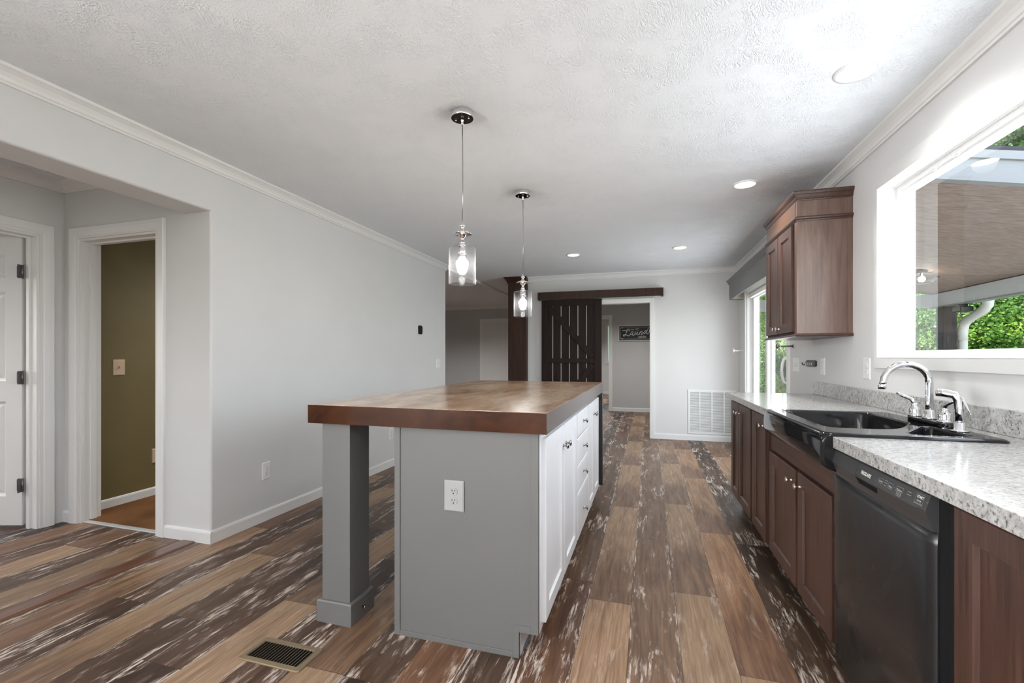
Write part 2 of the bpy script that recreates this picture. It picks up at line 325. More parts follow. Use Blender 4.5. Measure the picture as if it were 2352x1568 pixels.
# ------------------------------------------------------------------ mesh helpers
class MB:
    def __init__(s): s.v = []; s.f = []; s.sm = []
    def add(s, vs, fs, smooth=False):
        o = len(s.v); s.v += [tuple(p) for p in vs]
        for f in fs: s.f.append([i + o for i in f]); s.sm.append(smooth)
        return s
    def box(s, x0, y0, z0, x1, y1, z1):
        x0, x1 = sorted((x0, x1)); y0, y1 = sorted((y0, y1)); z0, z1 = sorted((z0, z1))
        vs = [(x0, y0, z0), (x1, y0, z0), (x1, y1, z0), (x0, y1, z0), (x0, y0, z1), (x1, y0, z1), (x1, y1, z1), (x0, y1, z1)]
        return s.add(vs, [(0, 3, 2, 1), (4, 5, 6, 7), (0, 1, 5, 4), (1, 2, 6, 5), (2, 3, 7, 6), (3, 0, 4, 7)])
    def loft(s, loops, cap0=True, cap1=True, smooth=False, closed=True):
        n = len(loops[0]); vs = [p for lp in loops for p in lp]; fs = []
        for k in range(len(loops) - 1):
            for i in range(n if closed else n - 1):
                j = (i + 1) % n; fs.append((k * n + i, k * n + j, (k + 1) * n + j, (k + 1) * n + i))
        s.add(vs, fs, smooth)
        if cap0: s.add(loops[0], [tuple(range(n))])
        if cap1: s.add(loops[-1], [tuple(range(n))])
        return s
    def prism(s, poly, axis, a, b):
        def P(p, t):
            return {'x': (t, p[0], p[1]), 'y': (p[0], t, p[1]), 'z': (p[0], p[1], t)}[axis]
        return s.loft([[P(p, a) for p in poly], [P(p, b) for p in poly]])
    def lathe(s, prof, c=(0, 0, 0), axis='z', seg=24, cap0=True, cap1=True, smooth=True):
        loops = []
        for r, h in prof:
            lp = []
            for i in range(seg):
                t = 2 * math.pi * i / seg; a, b = r * math.cos(t), r * math.sin(t)
                lp.append({'z': (c[0] + a, c[1] + b, c[2] + h), 'x': (c[0] + h, c[1] + a, c[2] + b), 'y': (c[0] + a, c[1] + h, c[2] + b)}[axis])
            loops.append(lp)
        return s.loft(loops, cap0, cap1, smooth)
    def tube(s, pts, r, seg=12, smooth=True, rs=None):
        pts = [Vector(p) for p in pts]; loops = []; up = Vector((0.13, 0.31, 0.94)).normalized()
        n = None
        for i, p in enumerate(pts):
            d = (pts[min(i + 1, len(pts) - 1)] - pts[max(i - 1, 0)]).normalized()
            n = (up if n is None else n); n = (n - d * n.dot(d)).normalized(); bt = d.cross(n)
            rr = rs[i] if rs else r
            loops.append([tuple(p + n * rr * math.cos(2 * math.pi * k / seg) + bt * rr * math.sin(2 * math.pi * k / seg)) for k in range(seg)])
        return s.loft(loops, True, True, smooth)
    def rects(s, P, u0, u1, z0, z1, prof, fill=True, back=False):
        """concentric rectangle loops: prof = [(inset, depth), ...]"""
        loops = [[P(u0 + a, z0 + a, d), P(u1 - a, z0 + a, d), P(u1 - a, z1 - a, d), P(u0 + a, z1 - a, d)] for a, d in prof]
        return s.loft(loops, back, fill)
    def arch(s, P, u0, u1, z0, z1, prof):
        """three-sided casing round an opening: prof = [(outset, depth), ...]"""
        loops = [[P(u0 - a, z0, d), P(u0 - a, z1 + a, d), P(u1 + a, z1 + a, d), P(u1 + a, z0, d)] for a, d in prof]
        loops.append(loops[0])
        return s.loft(loops, False, False, closed=False)

BASE = {}
ANG = 0.0122; PIV = Vector((1.25, 2.5, 0))
ROT = Matrix.Translation(PIV) @ Matrix.Rotation(ANG, 4, 'Z') @ Matrix.Translation(-PIV)

def tag(o, label=None, cat=None, group=None, kind=None):
    if label: o['label'] = label
    if cat: o['category'] = cat
    if group: o['group'] = group
    if kind: o['kind'] = kind
    return o
def thing(name, label, cat, base, group=None, rot=False):
    o = bpy.data.objects.new(name, None); o.empty_display_size = 0.1; COL.objects.link(o)
    b = Vector(base)
    if rot:
        o.location = ROT @ b; o.rotation_euler = (0, 0, ANG)
    else: o.location = b
    BASE[o.name] = b
    return tag(o, label, cat, group)
def obj(name, mb, mat, parent=None, bevel=0.0, label=None, rot=False, base=None, kind=None, seg=2, weld=True):
    me = bpy.data.meshes.new(name)
    b = Vector((0, 0, 0))
    if parent is not None: b = BASE[parent.name]
    elif base is not None: b = Vector(base)
    me.from_pydata([tuple(Vector(p) - b) for p in mb.v], [], mb.f)
    bm = bmesh.new(); bm.from_mesh(me)
    for f, sm in zip(bm.faces, mb.sm): f.smooth = sm
    if weld: bmesh.ops.remove_doubles(bm, verts=bm.verts, dist=1e-5)
    bmesh.ops.recalc_face_normals(bm, faces=bm.faces)
    bm.to_mesh(me); bm.free()
    me.materials.append(M[mat] if isinstance(mat, str) else mat)
    o = bpy.data.objects.new(name, me); COL.objects.link(o)
    if parent is not None: o.parent = parent; BASE[o.name] = b
    else:
        if rot: o.location = ROT @ b; o.rotation_euler = (0, 0, ANG)
        else: o.location = b
        BASE[o.name] = b
    if bevel:
        md = o.modifiers.new('bevel', 'BEVEL'); md.width = bevel; md.segments = seg; md.limit_method = 'ANGLE'; md.angle_limit = R(40)
    if label: o['label'] = label
    if kind: o['kind'] = kind
    return o
def struct(name, mb, mat, **kw): return obj(name, mb, mat, kind='structure', **kw)
def px_(x0, sgn=1): return lambda u, z, d: (x0 + sgn * d, u, z)      # face on a plane of constant x
def py_(y0, sgn=-1): return lambda u, z, d: (u, y0 + sgn * d, z)     # face on a plane of constant y
def wall_cells(mb, axis, a0, a1, u0, u1, z0, z1, holes):
    us = sorted({u0, u1, *[h[0] for h in holes], *[h[1] for h in holes]}); us = [q for q in us if u0 <= q <= u1]
    for i in range(len(us) - 1):
        m_ = (us[i] + us[i + 1]) / 2; zz = [(z0, z1)]
        for h in holes:
            if h[0] < m_ < h[1]:
                nz = []
                for c, d in zz:
                    if h[2] > c: nz.append((c, min(d, h[2])))
                    if h[3] < d: nz.append((max(c, h[3]), d))
                zz = nz
        for c, d in zz:
            if d - c > 1e-4:
                if axis == 'x': mb.box(a0, us[i], c, a1, us[i + 1], d)
                else: mb.box(us[i], a0, c, us[i + 1], a1, d)
    return mb
TEXT_CACHE = {}
def text_geo(txt, size, shear=0.0, bold=0.0):
    k = (txt, size, shear, bold)
    if k in TEXT_CACHE: return TEXT_CACHE[k]
    cu = bpy.data.curves.new('t', 'FONT'); cu.body = txt; cu.size = size; cu.shear = shear; cu.offset = bold; cu.resolution_u = 3
    o = bpy.data.objects.new('t', cu); me = o.to_mesh()
    vs = [tuple(v.co) for v in me.vertices]; fs = [tuple(p.vertices) for p in me.polygons]
    o.to_mesh_clear(); bpy.data.objects.remove(o); bpy.data.curves.remove(cu)
    TEXT_CACHE[k] = (vs, fs); return vs, fs
def put_text(mb, txt, org, ux, uy, size, shear=0.0, bold=0.0, squeeze=1.0):
    vs, fs = text_geo(txt, size, shear, bold); o, ux, uy = Vector(org), Vector(ux), Vector(uy)
    mb.add([o + ux * (p[0] * squeeze) + uy * p[1] for p in vs], fs)

CEIL = 2.44
XL, XR, YF, YB = -2.674, 1.25, 6.95, -3.2
# ------------------------------------------------------------------ floor, ceiling, walls
def make_floor():
    wid, ln, x0 = 0.2032, 1.455, -0.283
    # row offset (a joint position along the board) and tone: 0 light fading to brown, 1 brown, 2 dark
    known = {0: (3.711, 0), -1: (3.10, 1), -2: (3.90, 0.12), -3: (3.33, 0), -4: (3.19, 1.9), -5: (5.89, 0.2), -6: (4.5, 1.2), 1: (3.885, 1.55),
             2: (2.62, 2), 3: (1.95, 1.2), 4: (2.9, 2), 5: (1.45, 0.1), 6: (2.35, 2), 7: (1.815, 0), 8: (2.75, 2), 9: (1.56, 1.7), 10: (2.19, 0),
             11: (3.05, 1.8), 12: (2.53, 0), 13: (1.607, 1.3), 14: (2.147, 0.35), 15: (2.9, 2), 16: (1.943, 0), 17: (2.6, 1.8), 18: (1.7, 0.3), 19: (2.2, 2)}
    vs, fs, tones, seeds, uvs = [], [], [], [], []
    rnd = random.Random(3)
    for k in range(-7, 32):
        xa, xb = x0 - wid * k, x0 - wid * (k - 1)
        off, tn = known.get(k, (rnd.uniform(0, ln), rnd.choice((0, 1, 2, 1.7))))
        base_seed = rnd.random()
        y = off - ln * math.ceil((off + 3.4) / ln)
        while y < 15.0:
            o = len(vs); vs += [(xa, y, 0), (xb, y, 0), (xb, y + ln, 0), (xa, y + ln, 0)]
            fs.append((o, o + 1, o + 2, o + 3)); tones.append(tn); seeds.append((base_seed + 0.013 * rnd.randint(0, 2)) % 1.0)
            uvs += [(0, 0), (1, 0), (1, 1), (0, 1)]
            y += ln
    me = bpy.data.meshes.new('floor'); me.from_pydata(vs, [], fs)
    a = me.attributes.new('tone', 'FLOAT', 'FACE'); a.data.foreach_set('value', tones)
    a = me.attributes.new('seed', 'FLOAT', 'FACE'); a.data.foreach_set('value', seeds)
    ul = me.uv_layers.new(name='plank')
    for i, q in enumerate(uvs): ul.data[i].uv = q
    me.materials.append(M['floor'])
    o = bpy.data.objects.new('floor', me); COL.objects.link(o); tag(o, kind='structure')
make_floor()
struct('floor_slab', MB().box(-7.2, -3.4, -0.25, 1.42, 15.0, -0.002), 'concrete')
struct('floor_carpet', MB().box(-4.05, 2.275, 0.0, -2.79, 5.6, 0.012), 'carpet')
struct('ceiling', MB().box(-7.2, -3.4, CEIL, 1.42, 15.0, CEIL + 0.10), 'ceiling')
struct('roof', MB().box(-7.6, -3.8, CEIL + 0.10, 1.80, 15.4, CEIL + 0.32), 'roof')

def rnd_corner(x, y, sx, sy, r_=0.014):   # points of a rounded corner, walked from the x side to the y side
    return [(x + sx * r_ * (1 - math.cos(R(90 * k / 5))), y + sy * r_ * (1 - math.sin(R(90 * k / 5)))) for k in range(6)]
mb = MB().prism([(XL - 0.116, 2.226)] + rnd_corner(XL, 2.226, -1, 1)[::-1] + [(XL, 5.72), (XL - 0.116, 5.72)], 'z', 0, 2.12)
mb.box(XL - 0.116, 2.226, 2.12, XL, 5.72, CEIL)
struct('wall_left', mb, 'wall')
mb = MB().prism([(-2.89, CEIL), (-2.89, 2.12)] + rnd_corner(XL, 2.12, -1, 1)[::-1] + [(XL, CEIL)], 'y', -0.2, 2.226)
struct('wall_left_header', mb, 'wall')
struct('wall_left_rear', wall_cells(MB(), 'x', -2.80, XL, YB, -0.2, 0, CEIL, [(-2.6, -0.8, 0.75, 2.1)]), 'wall')
mb = MB().rects(px_(XL), -2.6, -0.8, 0.75, 2.1, [(-0.06, 0), (-0.06, 0.018), (0, 0.018), (0, -0.12)], False)
mb.box(XL - 0.09, -1.72, 0.75, XL - 0.05, -1.68, 2.1)
struct('added_window_4', mb, 'trim')  # window added behind the camera to carry the left fill light
struct('added_window_4_pane', MB().add([(XL - 0.07, -2.6, 0.75), (XL - 0.07, -0.8, 0.75), (XL - 0.07, -0.8, 2.1), (XL - 0.07, -2.6, 2.1)], [(0, 1, 2, 3)]), 'glass')
mb = wall_cells(MB(), 'y', 2.226, 2.34, -4.05, XL - 0.116, 0, CEIL, [(-3.90, -3.14, 0, 2.03)])
struct('wall_hall_far', mb, 'wall')
mb = wall_cells(MB(), 'x', -4.16, -4.05, -0.3, 2.34, 0, CEIL, [(1.27, 2.08, 0, 2.035)])
struct('wall_hall_left', mb, 'wall')
struct('wall_hall_near', MB().box(-4.16, -0.35, 0, XL - 0.05, -0.2005, CEIL), 'wall')
struct('wall_olive', MB().box(-4.15, 2.34, 0, -4.05, 5.72, CEIL), 'olive')
struct('wall_olive_far', MB().box(-4.05, 5.6, 0, -2.79, 5.72, CEIL), 'olive')
struct('wall_bedroom_far', MB().box(-7.0, 2.34, 0, -4.15, 2.44, CEIL), 'wall')
struct('wall_bedroom_left', wall_cells(MB(), 'x', -7.1, -7.0, -0.4, 2.44, 0, CEIL, [(0.2, 1.6, 0.8, 2.1)]), 'wall')
struct('wall_bedroom_near', MB().box(-7.0, -0.4, 0, -4.16, -0.3, CEIL), 'wall')
# living room beyond the end of the left wall
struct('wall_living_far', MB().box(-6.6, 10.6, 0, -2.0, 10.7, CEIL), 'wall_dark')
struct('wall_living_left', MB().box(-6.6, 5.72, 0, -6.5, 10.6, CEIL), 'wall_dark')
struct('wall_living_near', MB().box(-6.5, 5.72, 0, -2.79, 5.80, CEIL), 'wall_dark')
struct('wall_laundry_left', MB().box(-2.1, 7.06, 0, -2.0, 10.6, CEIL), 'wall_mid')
# far wall with the laundry doorway
mb = wall_cells(MB(), 'y', YF, YF + 0.11, -2.05, 1.35, 0, CEIL, [(-0.86, 0.018, 0, 1.985)])
struct('wall_far', mb, 'wall')
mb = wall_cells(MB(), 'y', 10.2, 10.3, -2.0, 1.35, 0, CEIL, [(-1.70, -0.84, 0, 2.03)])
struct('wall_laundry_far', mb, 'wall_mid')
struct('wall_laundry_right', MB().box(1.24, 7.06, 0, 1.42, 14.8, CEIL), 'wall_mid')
struct('wall_mudroom_left', MB().box(-3.1, 10.7, 0, -3.0, 14.8, CEIL), 'wall')
mb = wall_cells(MB(), 'y', 14.7, 14.8, -3.1, 1.35, 0, CEIL, [(-1.245, -0.75, 1.06, 2.17)])
struct('wall_mudroom_far', mb, 'wall')
struct('trim_40', MB().rects(py_(14.7), -1.245, -0.75, 1.06, 2.17, [(-0.09, 0), (-0.09, 0.02), (0, 0.02), (0, -0.05)], False), 'trim')
m, nt, b = nodes('daylight_white_pane'); M['white_pane'] = m
nt.nodes.remove(b); tl = N(nt, 'ShaderNodeBsdfTranslucent'); tl.inputs[0].default_value = (0.95, 0.95, 0.95, 1)
L(nt, tl.outputs[0], nt.nodes['Material Output'].inputs[0])
struct('window_3', MB().box(-1.245, 14.742, 1.06, -0.75, 14.746, 2.17), 'white_pane')  # white pane stands in for the bright daylight in this window
# right wall with the kitchen window and the patio door
WIN = (1.25, 3.05, 1.183, 2.135); SLD = (4.72, 6.46, 0.0, 2.02)
mb = wall_cells(MB(), 'x', XR, XR + 0.15, -3.3, 7.06, 0, CEIL, [WIN, SLD])
struct('wall_right', mb, 'wall', rot=True)
mb = wall_cells(MB(), 'y', YB - 0.1, YB, -2.9, 1.4, 0, CEIL, [(-2.2, 0.4, 0.7, 2.2)])
struct('wall_back', mb, 'wall')
mb = MB().rects(py_(YB, 1), -2.2, 0.4, 0.7, 2.2, [(-0.06, 0), (-0.06, 0.018), (0, 0.018), (0, -0.09)], False)
mb.box(-0.92, YB - 0.07, 0.7, -0.88, YB - 0.03, 2.2)
struct('added_window_2', mb, 'trim')  # window added out of view for the back fill light
struct('added_window_2_pane', MB().add([(-2.2, YB - 0.05, 0.7), (0.4, YB - 0.05, 0.7), (0.4, YB - 0.05, 2.2), (-2.2, YB - 0.05, 2.2)], [(0, 1, 2, 3)]), 'glass')

# mouldings
crown = [(0, 2.368), (0.012, 2.368), (0.014, 2.378), (0.020, 2.382), (0.024, 2.396), (0.034, 2.412), (0.050, 2.424), (0.058, 2.428), (0.062, 2.4399), (0, 2.4399)]
def crown_x(name, x, sgn, y0, y1, rot=False, mat='trim'):
    struct(name, MB().prism([(x + sgn * d, z) for d, z in crown], 'y', y0, y1), mat, rot=rot)
def crown_y(name, y, sgn, x0, x1, mat='trim'):
    mb = MB().loft([[(x0, y + sgn * d, z) for d, z in crown], [(x1, y + sgn * d, z) for d, z in crown]])
    struct(name, mb, mat)
crown_x('trim_1', XL, 1, YB, 5.735)
crown_x('trim_2', XR, -1, YB, 6.95, rot=True)
crown_y('trim_3', YF, -1, -1.82, 1.20)
crown_x('trim_4', -4.05, 1, -0.2, 2.226)
crown_y('trim_5', 2.226, -1, -4.05, -2.89)
crown_y('trim_6', 10.6, -1, -6.5, -2.1, 'trim')
struct('trim_7', MB().box(-2.77, 5.735, 2.405, -2.68, 10.55, 2.4399), 'trim', bevel=0.008)
bb = [(0, 0), (0.014, 0), (0.014, 0.066), (0.010, 0.076), (0.004, 0.080), (0, 0.080)]
def base_x(name, x, sgn, y0, y1, mat='trim'):
    struct(name, MB().prism([(x + sgn * d, z) for d, z in bb], 'y', y0, y1), mat)
def base_y(name, y, sgn, x0, x1, mat='trim'):
    struct(name, MB().loft([[(x0, y + sgn * d, z) for d, z in bb], [(x1, y + sgn * d, z) for d, z in bb]]), mat)
base_x('baseboard_left', XL, 1, 2.2262, 5.734)
base_y('baseboard_hall_far', 2.226, -1, -3.065, XL + 0.014)
base_y('baseboard_hall_corner', 2.226, -1, -4.05, -3.98)
base_x('baseboard_olive', -4.05, 1, 2.36, 5.6)
base_y('baseboard_far', YF, -1, 0.079, 1.2)
base_y('baseboard_far_left', YF, -1, -1.80, -0.93)
base_y('baseboard_laundry', 10.2, -1, -0.76, 1.24)
base_y('baseboard_mudroom', 14.7, -1, -3.0, 1.24)
base_y('baseboard_bedroom', 2.34, -1, -7.0, -4.16)
base_y('baseboard_living', 10.6, -1, -6.5, -4.02)
casing = [(0.0, 0.0), (0.0, 0.011), (0.018, 0.011), (0.024, 0.015), (0.050, 0.019), (0.074, 0.021), (0.078, 0.016), (0.078, 0.0)]
struct('trim_10', MB().arch(py_(2.226), -3.90, -3.14, 0, 2.03, casing), 'trim')
struct('trim_11', MB().arch(py_(2.226 + 0.002), -3.885, -3.155, 0, 2.015, [(0.016, 0.0), (0.0, 0.0), (0.0, -0.055), (-0.012, -0.055), (-0.012, -0.09), (0.0, -0.09), (0.0, -0.125), (0.016, -0.125)]), 'trim')
struct('trim_12', MB().arch(px_(-4.05), 1.27, 2.08, 0, 2.035, casing), 'trim')
struct('trim_13', MB().arch(px_(-4.048, -1), 1.285, 2.065, 0, 2.02, [(0.016, 0.0), (0.0, 0.0), (0.0, 0.06), (-0.012, 0.06), (-0.012, 0.085), (0.0, 0.085), (0.0, 0.115), (0.016, 0.115)]), 'trim')
struct('trim_14', MB().arch(py_(YF), -0.86, 0.018, 0, 1.985, [(-0.003, -0.112), (-0.003, 0.012), (0.010, 0.016), (0.055, 0.019), (0.062, 0.019), (0.062, 0.0)]), 'trim')
struct('trim_15', MB().arch(py_(10.2), -1.70, -0.84, 0, 2.03, [(-0.003, -0.102), (-0.003, 0.012), (0.060, 0.019), (0.075, 0.019), (0.075, 0.0)]), 'trim')
struct('trim_16', MB().arch(py_(10.6), -3.93, -3.05, 0, 2.045, [(0.0, -0.03), (0.0, 0.012), (0.060, 0.019), (0.078, 0.019), (0.078, 0.0)]), 'trim')
struct('trim_17', MB().box(-3.897, 2.238, 0.0, -3.143, 2.285, 0.009), 'threshold', bevel=0.003)

# ------------------------------------------------------------------ doors
def panel_door(mb, P, u0, u1, z0, z1, th, cols, rows):
    """stile-and-rail slab with raised panels set in its openings"""
    us = [u0] + [q for c in cols for q in c] + [u1]; zs = [z0] + [q for r_ in rows for q in r_] + [z1]
    def bx(a, b_, c, d):
        p, q = P(a, c, 0), P(b_, d, th); mb.box(*p, *q)
    for i in range(0, len(us), 2): bx(us[i], us[i + 1], z0, z1)
    for c in cols:
        for i in range(0, len(zs), 2): bx(c[0], c[1], zs[i], zs[i + 1])
        for r_ in rows:
            mb.rects(P, c[0], c[1], r_[0], r_[1], [(0, th), (0.018, th - 0.012), (0.026, th - 0.012), (0.055, th - 0.004)], True)
            bx(c[0], c[1], r_[0], r_[0] + 0.0) if False else None
    return mb
# white six-panel door, hinged on the far jamb and swung into the bedroom
hx, hy = -4.165, 2.050
a = R(73)
door1 = tag(thing('door_1', None, None, (hx, hy, 0)), kind='structure')
door1.rotation_euler = (0, 0, R(-90) - a + R(-0))
# local frame: the slab runs along local +x from the hinge, face towards local +y
BASE[door1.name] = Vector((0, 0, 0))
mb = panel_door(MB(), lambda u, z, d: (u, -0.035 + d, z), 0.006, 0.776, 0.02, 2.02, 0.035,
                [(0.115, 0.345), (0.435, 0.665)], [(0.22, 0.88), (1.02, 1.64), (1.74, 1.92)])
obj('slab', mb, 'door_white', door1)
obj('back_face', MB().box(0.006, -0.0352, 0.02, 0.776, -0.030, 2.02), 'door_white', door1)
for zc in (0.30, 1.045, 1.78):
    mb = MB().tube([(-0.004, 0.006, zc - 0.046), (-0.004, 0.006, zc + 0.046)], 0.008, 10)
    mb.prism([(0.0, zc - 0.045), (0.030, zc - 0.045), (0.038, zc - 0.037), (0.038, zc + 0.037), (0.030, zc + 0.045), (0.0, zc + 0.045)], 'y', 0.0005, 0.003)
    for q in (-0.028, 0, 0.028): mb.lathe([(0.0035, 0), (0.0035, 0.0012)], (0.02, 0.003, zc + q), 'y', 8)
    mb.box(-0.008, 0.002, zc - 0.045, -0.005, 0.04, zc + 0.045)
    obj('hinge', mb, 'iron', door1)
# strike plate on the olive room jamb
t = thing('strike_plate', 'small metal strike plate on left jamb of doorway into olive room', 'strike plate', (-3.884, 2.30, 0.965))
obj('plate', MB().box(-3.886, 2.285, 0.937, -3.8835, 2.315, 0.993), 'pewter', t, 0.001)
obj('hole', MB().box(-3.8838, 2.294, 0.952, -3.8828, 2.306, 0.978), 'slot', t)
# living room door
mb = MB().box(-3.93, 10.585, 0.01, -3.05, 10.625, 2.045)
for zc in (1.93, 1.66): mb.box(-3.55, 10.583, zc, -3.50, 10.586, zc + 0.006)
d2 = struct('door_2', mb, 'door_white')

# ------------------------------------------------------------------ kitchen window
GX = 1.378
mb = MB()
P = px_(XR, -1)
mb.loft([[P(WIN[0] - 0.036 * k, WIN[2] - 0.057 * k, d), P(WIN[1] + 0.036 * k, WIN[2] - 0.057 * k, d), P(WIN[1] + 0.036 * k, WIN[3] + 0.07 * k, d), P(WIN[0] - 0.036 * k, WIN[3] + 0.07 * k, d)]
         for k, d in ((1, 0), (1, 0.012), (0, 0.012), (0, 0.0))], False, False)
struct('trim_20', mb, 'wall', rot=True, bevel=0.002)
mb = MB().rects(px_(XR, -1), WIN[0], WIN[1], WIN[2], WIN[3], [(0, 0.0125), (0.004, 0.0125), (0.004, -0.065), (0.010, -0.067), (0.010, -0.15), (0, -0.15)], False)
struct('trim_21', mb, 'trim', rot=True)
win = tag(thing('window_1', None, None, (1.34, 2.15, 1.18), rot=True), kind='structure')
mb = MB().rects(px_(XR + 0.07), WIN[0] + 0.010, WIN[1] - 0.010, WIN[2] + 0.008, WIN[3] - 0.008,
                [(0, 0.08), (0, 0.006), (0.018, 0.006), (0.020, 0.022), (0.030, 0.026), (0.032, 0.05), (0.032, 0.08)], False)
obj('frame', mb, 'vinyl', win)
gw = (WIN[0] + 0.04, WIN[1] - 0.04, WIN[2] + 0.015, WIN[3] - 0.038)
mb = MB().rects(px_(GX - 0.012), WIN[0] + 0.04, WIN[1] - 0.04, WIN[2] + 0.008, WIN[3] - 0.036, [(0, 0.02), (0, 0.0), (0.004, 0.0), (0.006, 0.012)], False)
obj('glazing_bead', mb, 'vinyl', win)
obj('pane', MB().add([(GX, WIN[0] + 0.04, WIN[2] + 0.01), (GX, WIN[1] - 0.04, WIN[2] + 0.01), (GX, WIN[1] - 0.04, WIN[3] - 0.03), (GX, WIN[0] + 0.04, WIN[3] - 0.03)], [(0, 1, 2, 3)]), 'glass', win)
for y in (2.55, 2.72):
    obj('latch', MB().box(1.336, y - 0.05, WIN[3] - 0.030, 1.348, y + 0.05, WIN[3] - 0.022).box(1.333, y - 0.012, WIN[3] - 0.034, 1.345, y + 0.012, WIN[3] - 0.024), 'vinyl', win, 0.002)

# ------------------------------------------------------------------ patio door
sd_ = tag(thing('door_3', None, None, (1.30, 5.6, 0), rot=True), kind='structure')
struct('trim_22', MB().arch(px_(XR, -1), SLD[0], SLD[1], 0, SLD[3], [(-0.003, -0.02), (-0.003, 0.014), (0.012, 0.018), (0.060, 0.018), (0.062, 0.0)]), 'trim', rot=True)
obj('frame', MB().arch(px_(XR + 0.005), SLD[0] + 0.025, SLD[1] - 0.025, 0, SLD[3] - 0.025, [(0.025, 0), (0, 0), (0, 0.03), (-0.012, 0.03), (-0.012, 0.05), (0, 0.05), (0, 0.10), (0.025, 0.10)]).box(1.255, SLD[0], 0, 1.37, SLD[1], 0.03), 'vinyl', sd_)
def leaf(y0, y1, x, nm):
    lf = obj(nm, MB().rects(px_(x), y0, y1, 0.035, SLD[3] - 0.03, [(0, 0.035), (0, 0), (0.062, 0), (0.068, 0.006), (0.068, 0.029), (0.062, 0.035), (0, 0.035)], False), 'vinyl', sd_)
    obj('pane', MB().add([(x + 0.018, y0 + 0.06, 0.10), (x + 0.018, y1 - 0.06, 0.10), (x + 0.018, y1 - 0.06, SLD[3] - 0.09), (x + 0.018, y0 + 0.06, SLD[3] - 0.09)], [(0, 1, 2, 3)]), 'glass_door', lf)
    return lf
lf1 = leaf(5.52, 6.42, 1.31, 'fixed_leaf'); lf2 = leaf(4.76, 5.60, 1.27, 'sliding_leaf')
hp = [(1.268, 4.80, 0.94), (1.235, 4.80, 0.955), (1.222, 4.80, 1.0), (1.218, 4.80, 1.06), (1.222, 4.80, 1.12), (1.235, 4.80, 1.165), (1.268, 4.80, 1.18)]
obj('handle', MB().tube(hp, 0.011, 10), 'vinyl', lf2)
mb = MB().box(1.262, 5.55, 1.93, 1.30, 6.40, 1.975); obj('blind_headrail', mb, 'vinyl', sd_, 0.003)
# grey cornice board over the patio door
t = thing('cornice_box', 'long dark grey cornice box over the sliding glass door', 'cornice', (1.17, 5.6, 1.94), rot=True)
obj('front_board', MB().box(1.080, 4.45, 1.945, 1.098, 6.66, 2.185), 'valance', t, 0.002)
obj('end_board', MB().box(1.098, 6.642, 1.945, 1.249, 6.66, 2.185), 'valance', t)
obj('end_board', MB().box(1.098, 4.45, 1.945, 1.249, 4.468, 2.185), 'valance', t)
obj('inner_lining', MB().box(1.0985, 4.468, 1.955, 1.102, 6.641, 2.18).box(1.102, 6.636, 1.955, 1.249, 6.6415, 2.18), 'valance_in', t, label='cream inside face of the box')
prof = [(1.080, 2.185), (1.080, 2.15), (1.074, 2.155), (1.066, 2.165), (1.062, 2.178), (1.052, 2.188), (1.046, 2.20), (1.249, 2.20), (1.249, 2.185)]
obj('crown', MB().prism(prof, 'y', 4.43, 6.68), 'valance', t)

# ------------------------------------------------------------------ plates on the walls
def wall_plate(name, label, cat, P, u, z, w, h, kind, mat='plate', rot=False, group=None):
    t = thing(name, label, cat, P(u, z, 0), rot=rot, group=group)
    obj('plate', MB().rects(P, u - w / 2, u + w / 2, z - h / 2, z + h / 2, [(0, 0), (0.0005, 0.003), (0.005, 0.006)], True, True), mat, t)
    if kind == 'outlet':
        for dz in (0.0195, -0.0195):
            loop = []
            for k in range(20):
                q = 2 * math.pi * k / 20; cx_ = 0.0165 * math.copysign(abs(math.cos(q)) ** 0.7, math.cos(q)); cz_ = 0.0142 * math.copysign(abs(math.sin(q)) ** 0.6, math.sin(q))
                loop.append((u + cx_, z + dz + cz_))
            r_ = obj('receptacle', MB().loft([[P(p[0], p[1], 0.005) for p in loop], [P(p[0], p[1], 0.0085) for p in loop]]), mat, t, 0.0006)
            s_ = MB()
            for du in (-0.0065, 0.0065):
                p, q = P(u + du - 0.0012, z + dz + 0.000, 0.0080), P(u + du + 0.0012, z + dz + 0.0085, 0.0090); s_.box(*p, *q)
            lp = [(u + 0.0026 * math.cos(2 * math.pi * k / 12), z + dz - 0.0075 + 0.003 * math.sin(2 * math.pi * k / 12)) for k in range(12)]
            s_.loft([[P(p[0], p[1], 0.0080) for p in lp], [P(p[0], p[1], 0.0090) for p in lp]])
            obj('slots', s_, 'slot' if mat == 'plate_grey' else 'slot_soft', r_)
        lp = [(u + 0.003 * math.cos(2 * math.pi * k / 10), z + 0.003 * math.sin(2 * math.pi * k / 10)) for k in range(10)]
        obj('screw', MB().loft([[P(p[0], p[1], 0.005) for p in lp], [P(p[0], p[1], 0.0075) for p in lp]]), 'grayish', t)
    elif kind.startswith('switch'):
        n = int(kind[6:] or 1)
        for i in range(n):
            uu = u + (i - (n - 1) / 2) * 0.046 * (0.8 if n > 1 else 1)
            p, q = P(uu - 0.005, z - 0.012, 0.004), P(uu + 0.005, z + 0.012, 0.0065)
            s_ = obj('switch_slot', MB().box(*p, *q), 'grayish', t)
            obj('toggle', MB().loft([[P(uu - 0.004, z - 0.006, 0.006), P(uu + 0.004, z - 0.006, 0.006), P(uu + 0.004, z + 0.006, 0.006), P(uu - 0.004, z + 0.006, 0.006)],
                                     [P(uu - 0.003, z + 0.004, 0.020), P(uu + 0.003, z + 0.004, 0.020), P(uu + 0.003, z + 0.010, 0.020), P(uu - 0.003, z + 0.010, 0.020)]]), mat, t)
    return t
PL, PRT = px_(XL, 1), px_(XR, -1)
wall_plate('outlet', 'white outlet low on left wall, nearest the hall opening', 'outlet', PL, 2.664, 0.36, 0.075, 0.125, 'outlet')
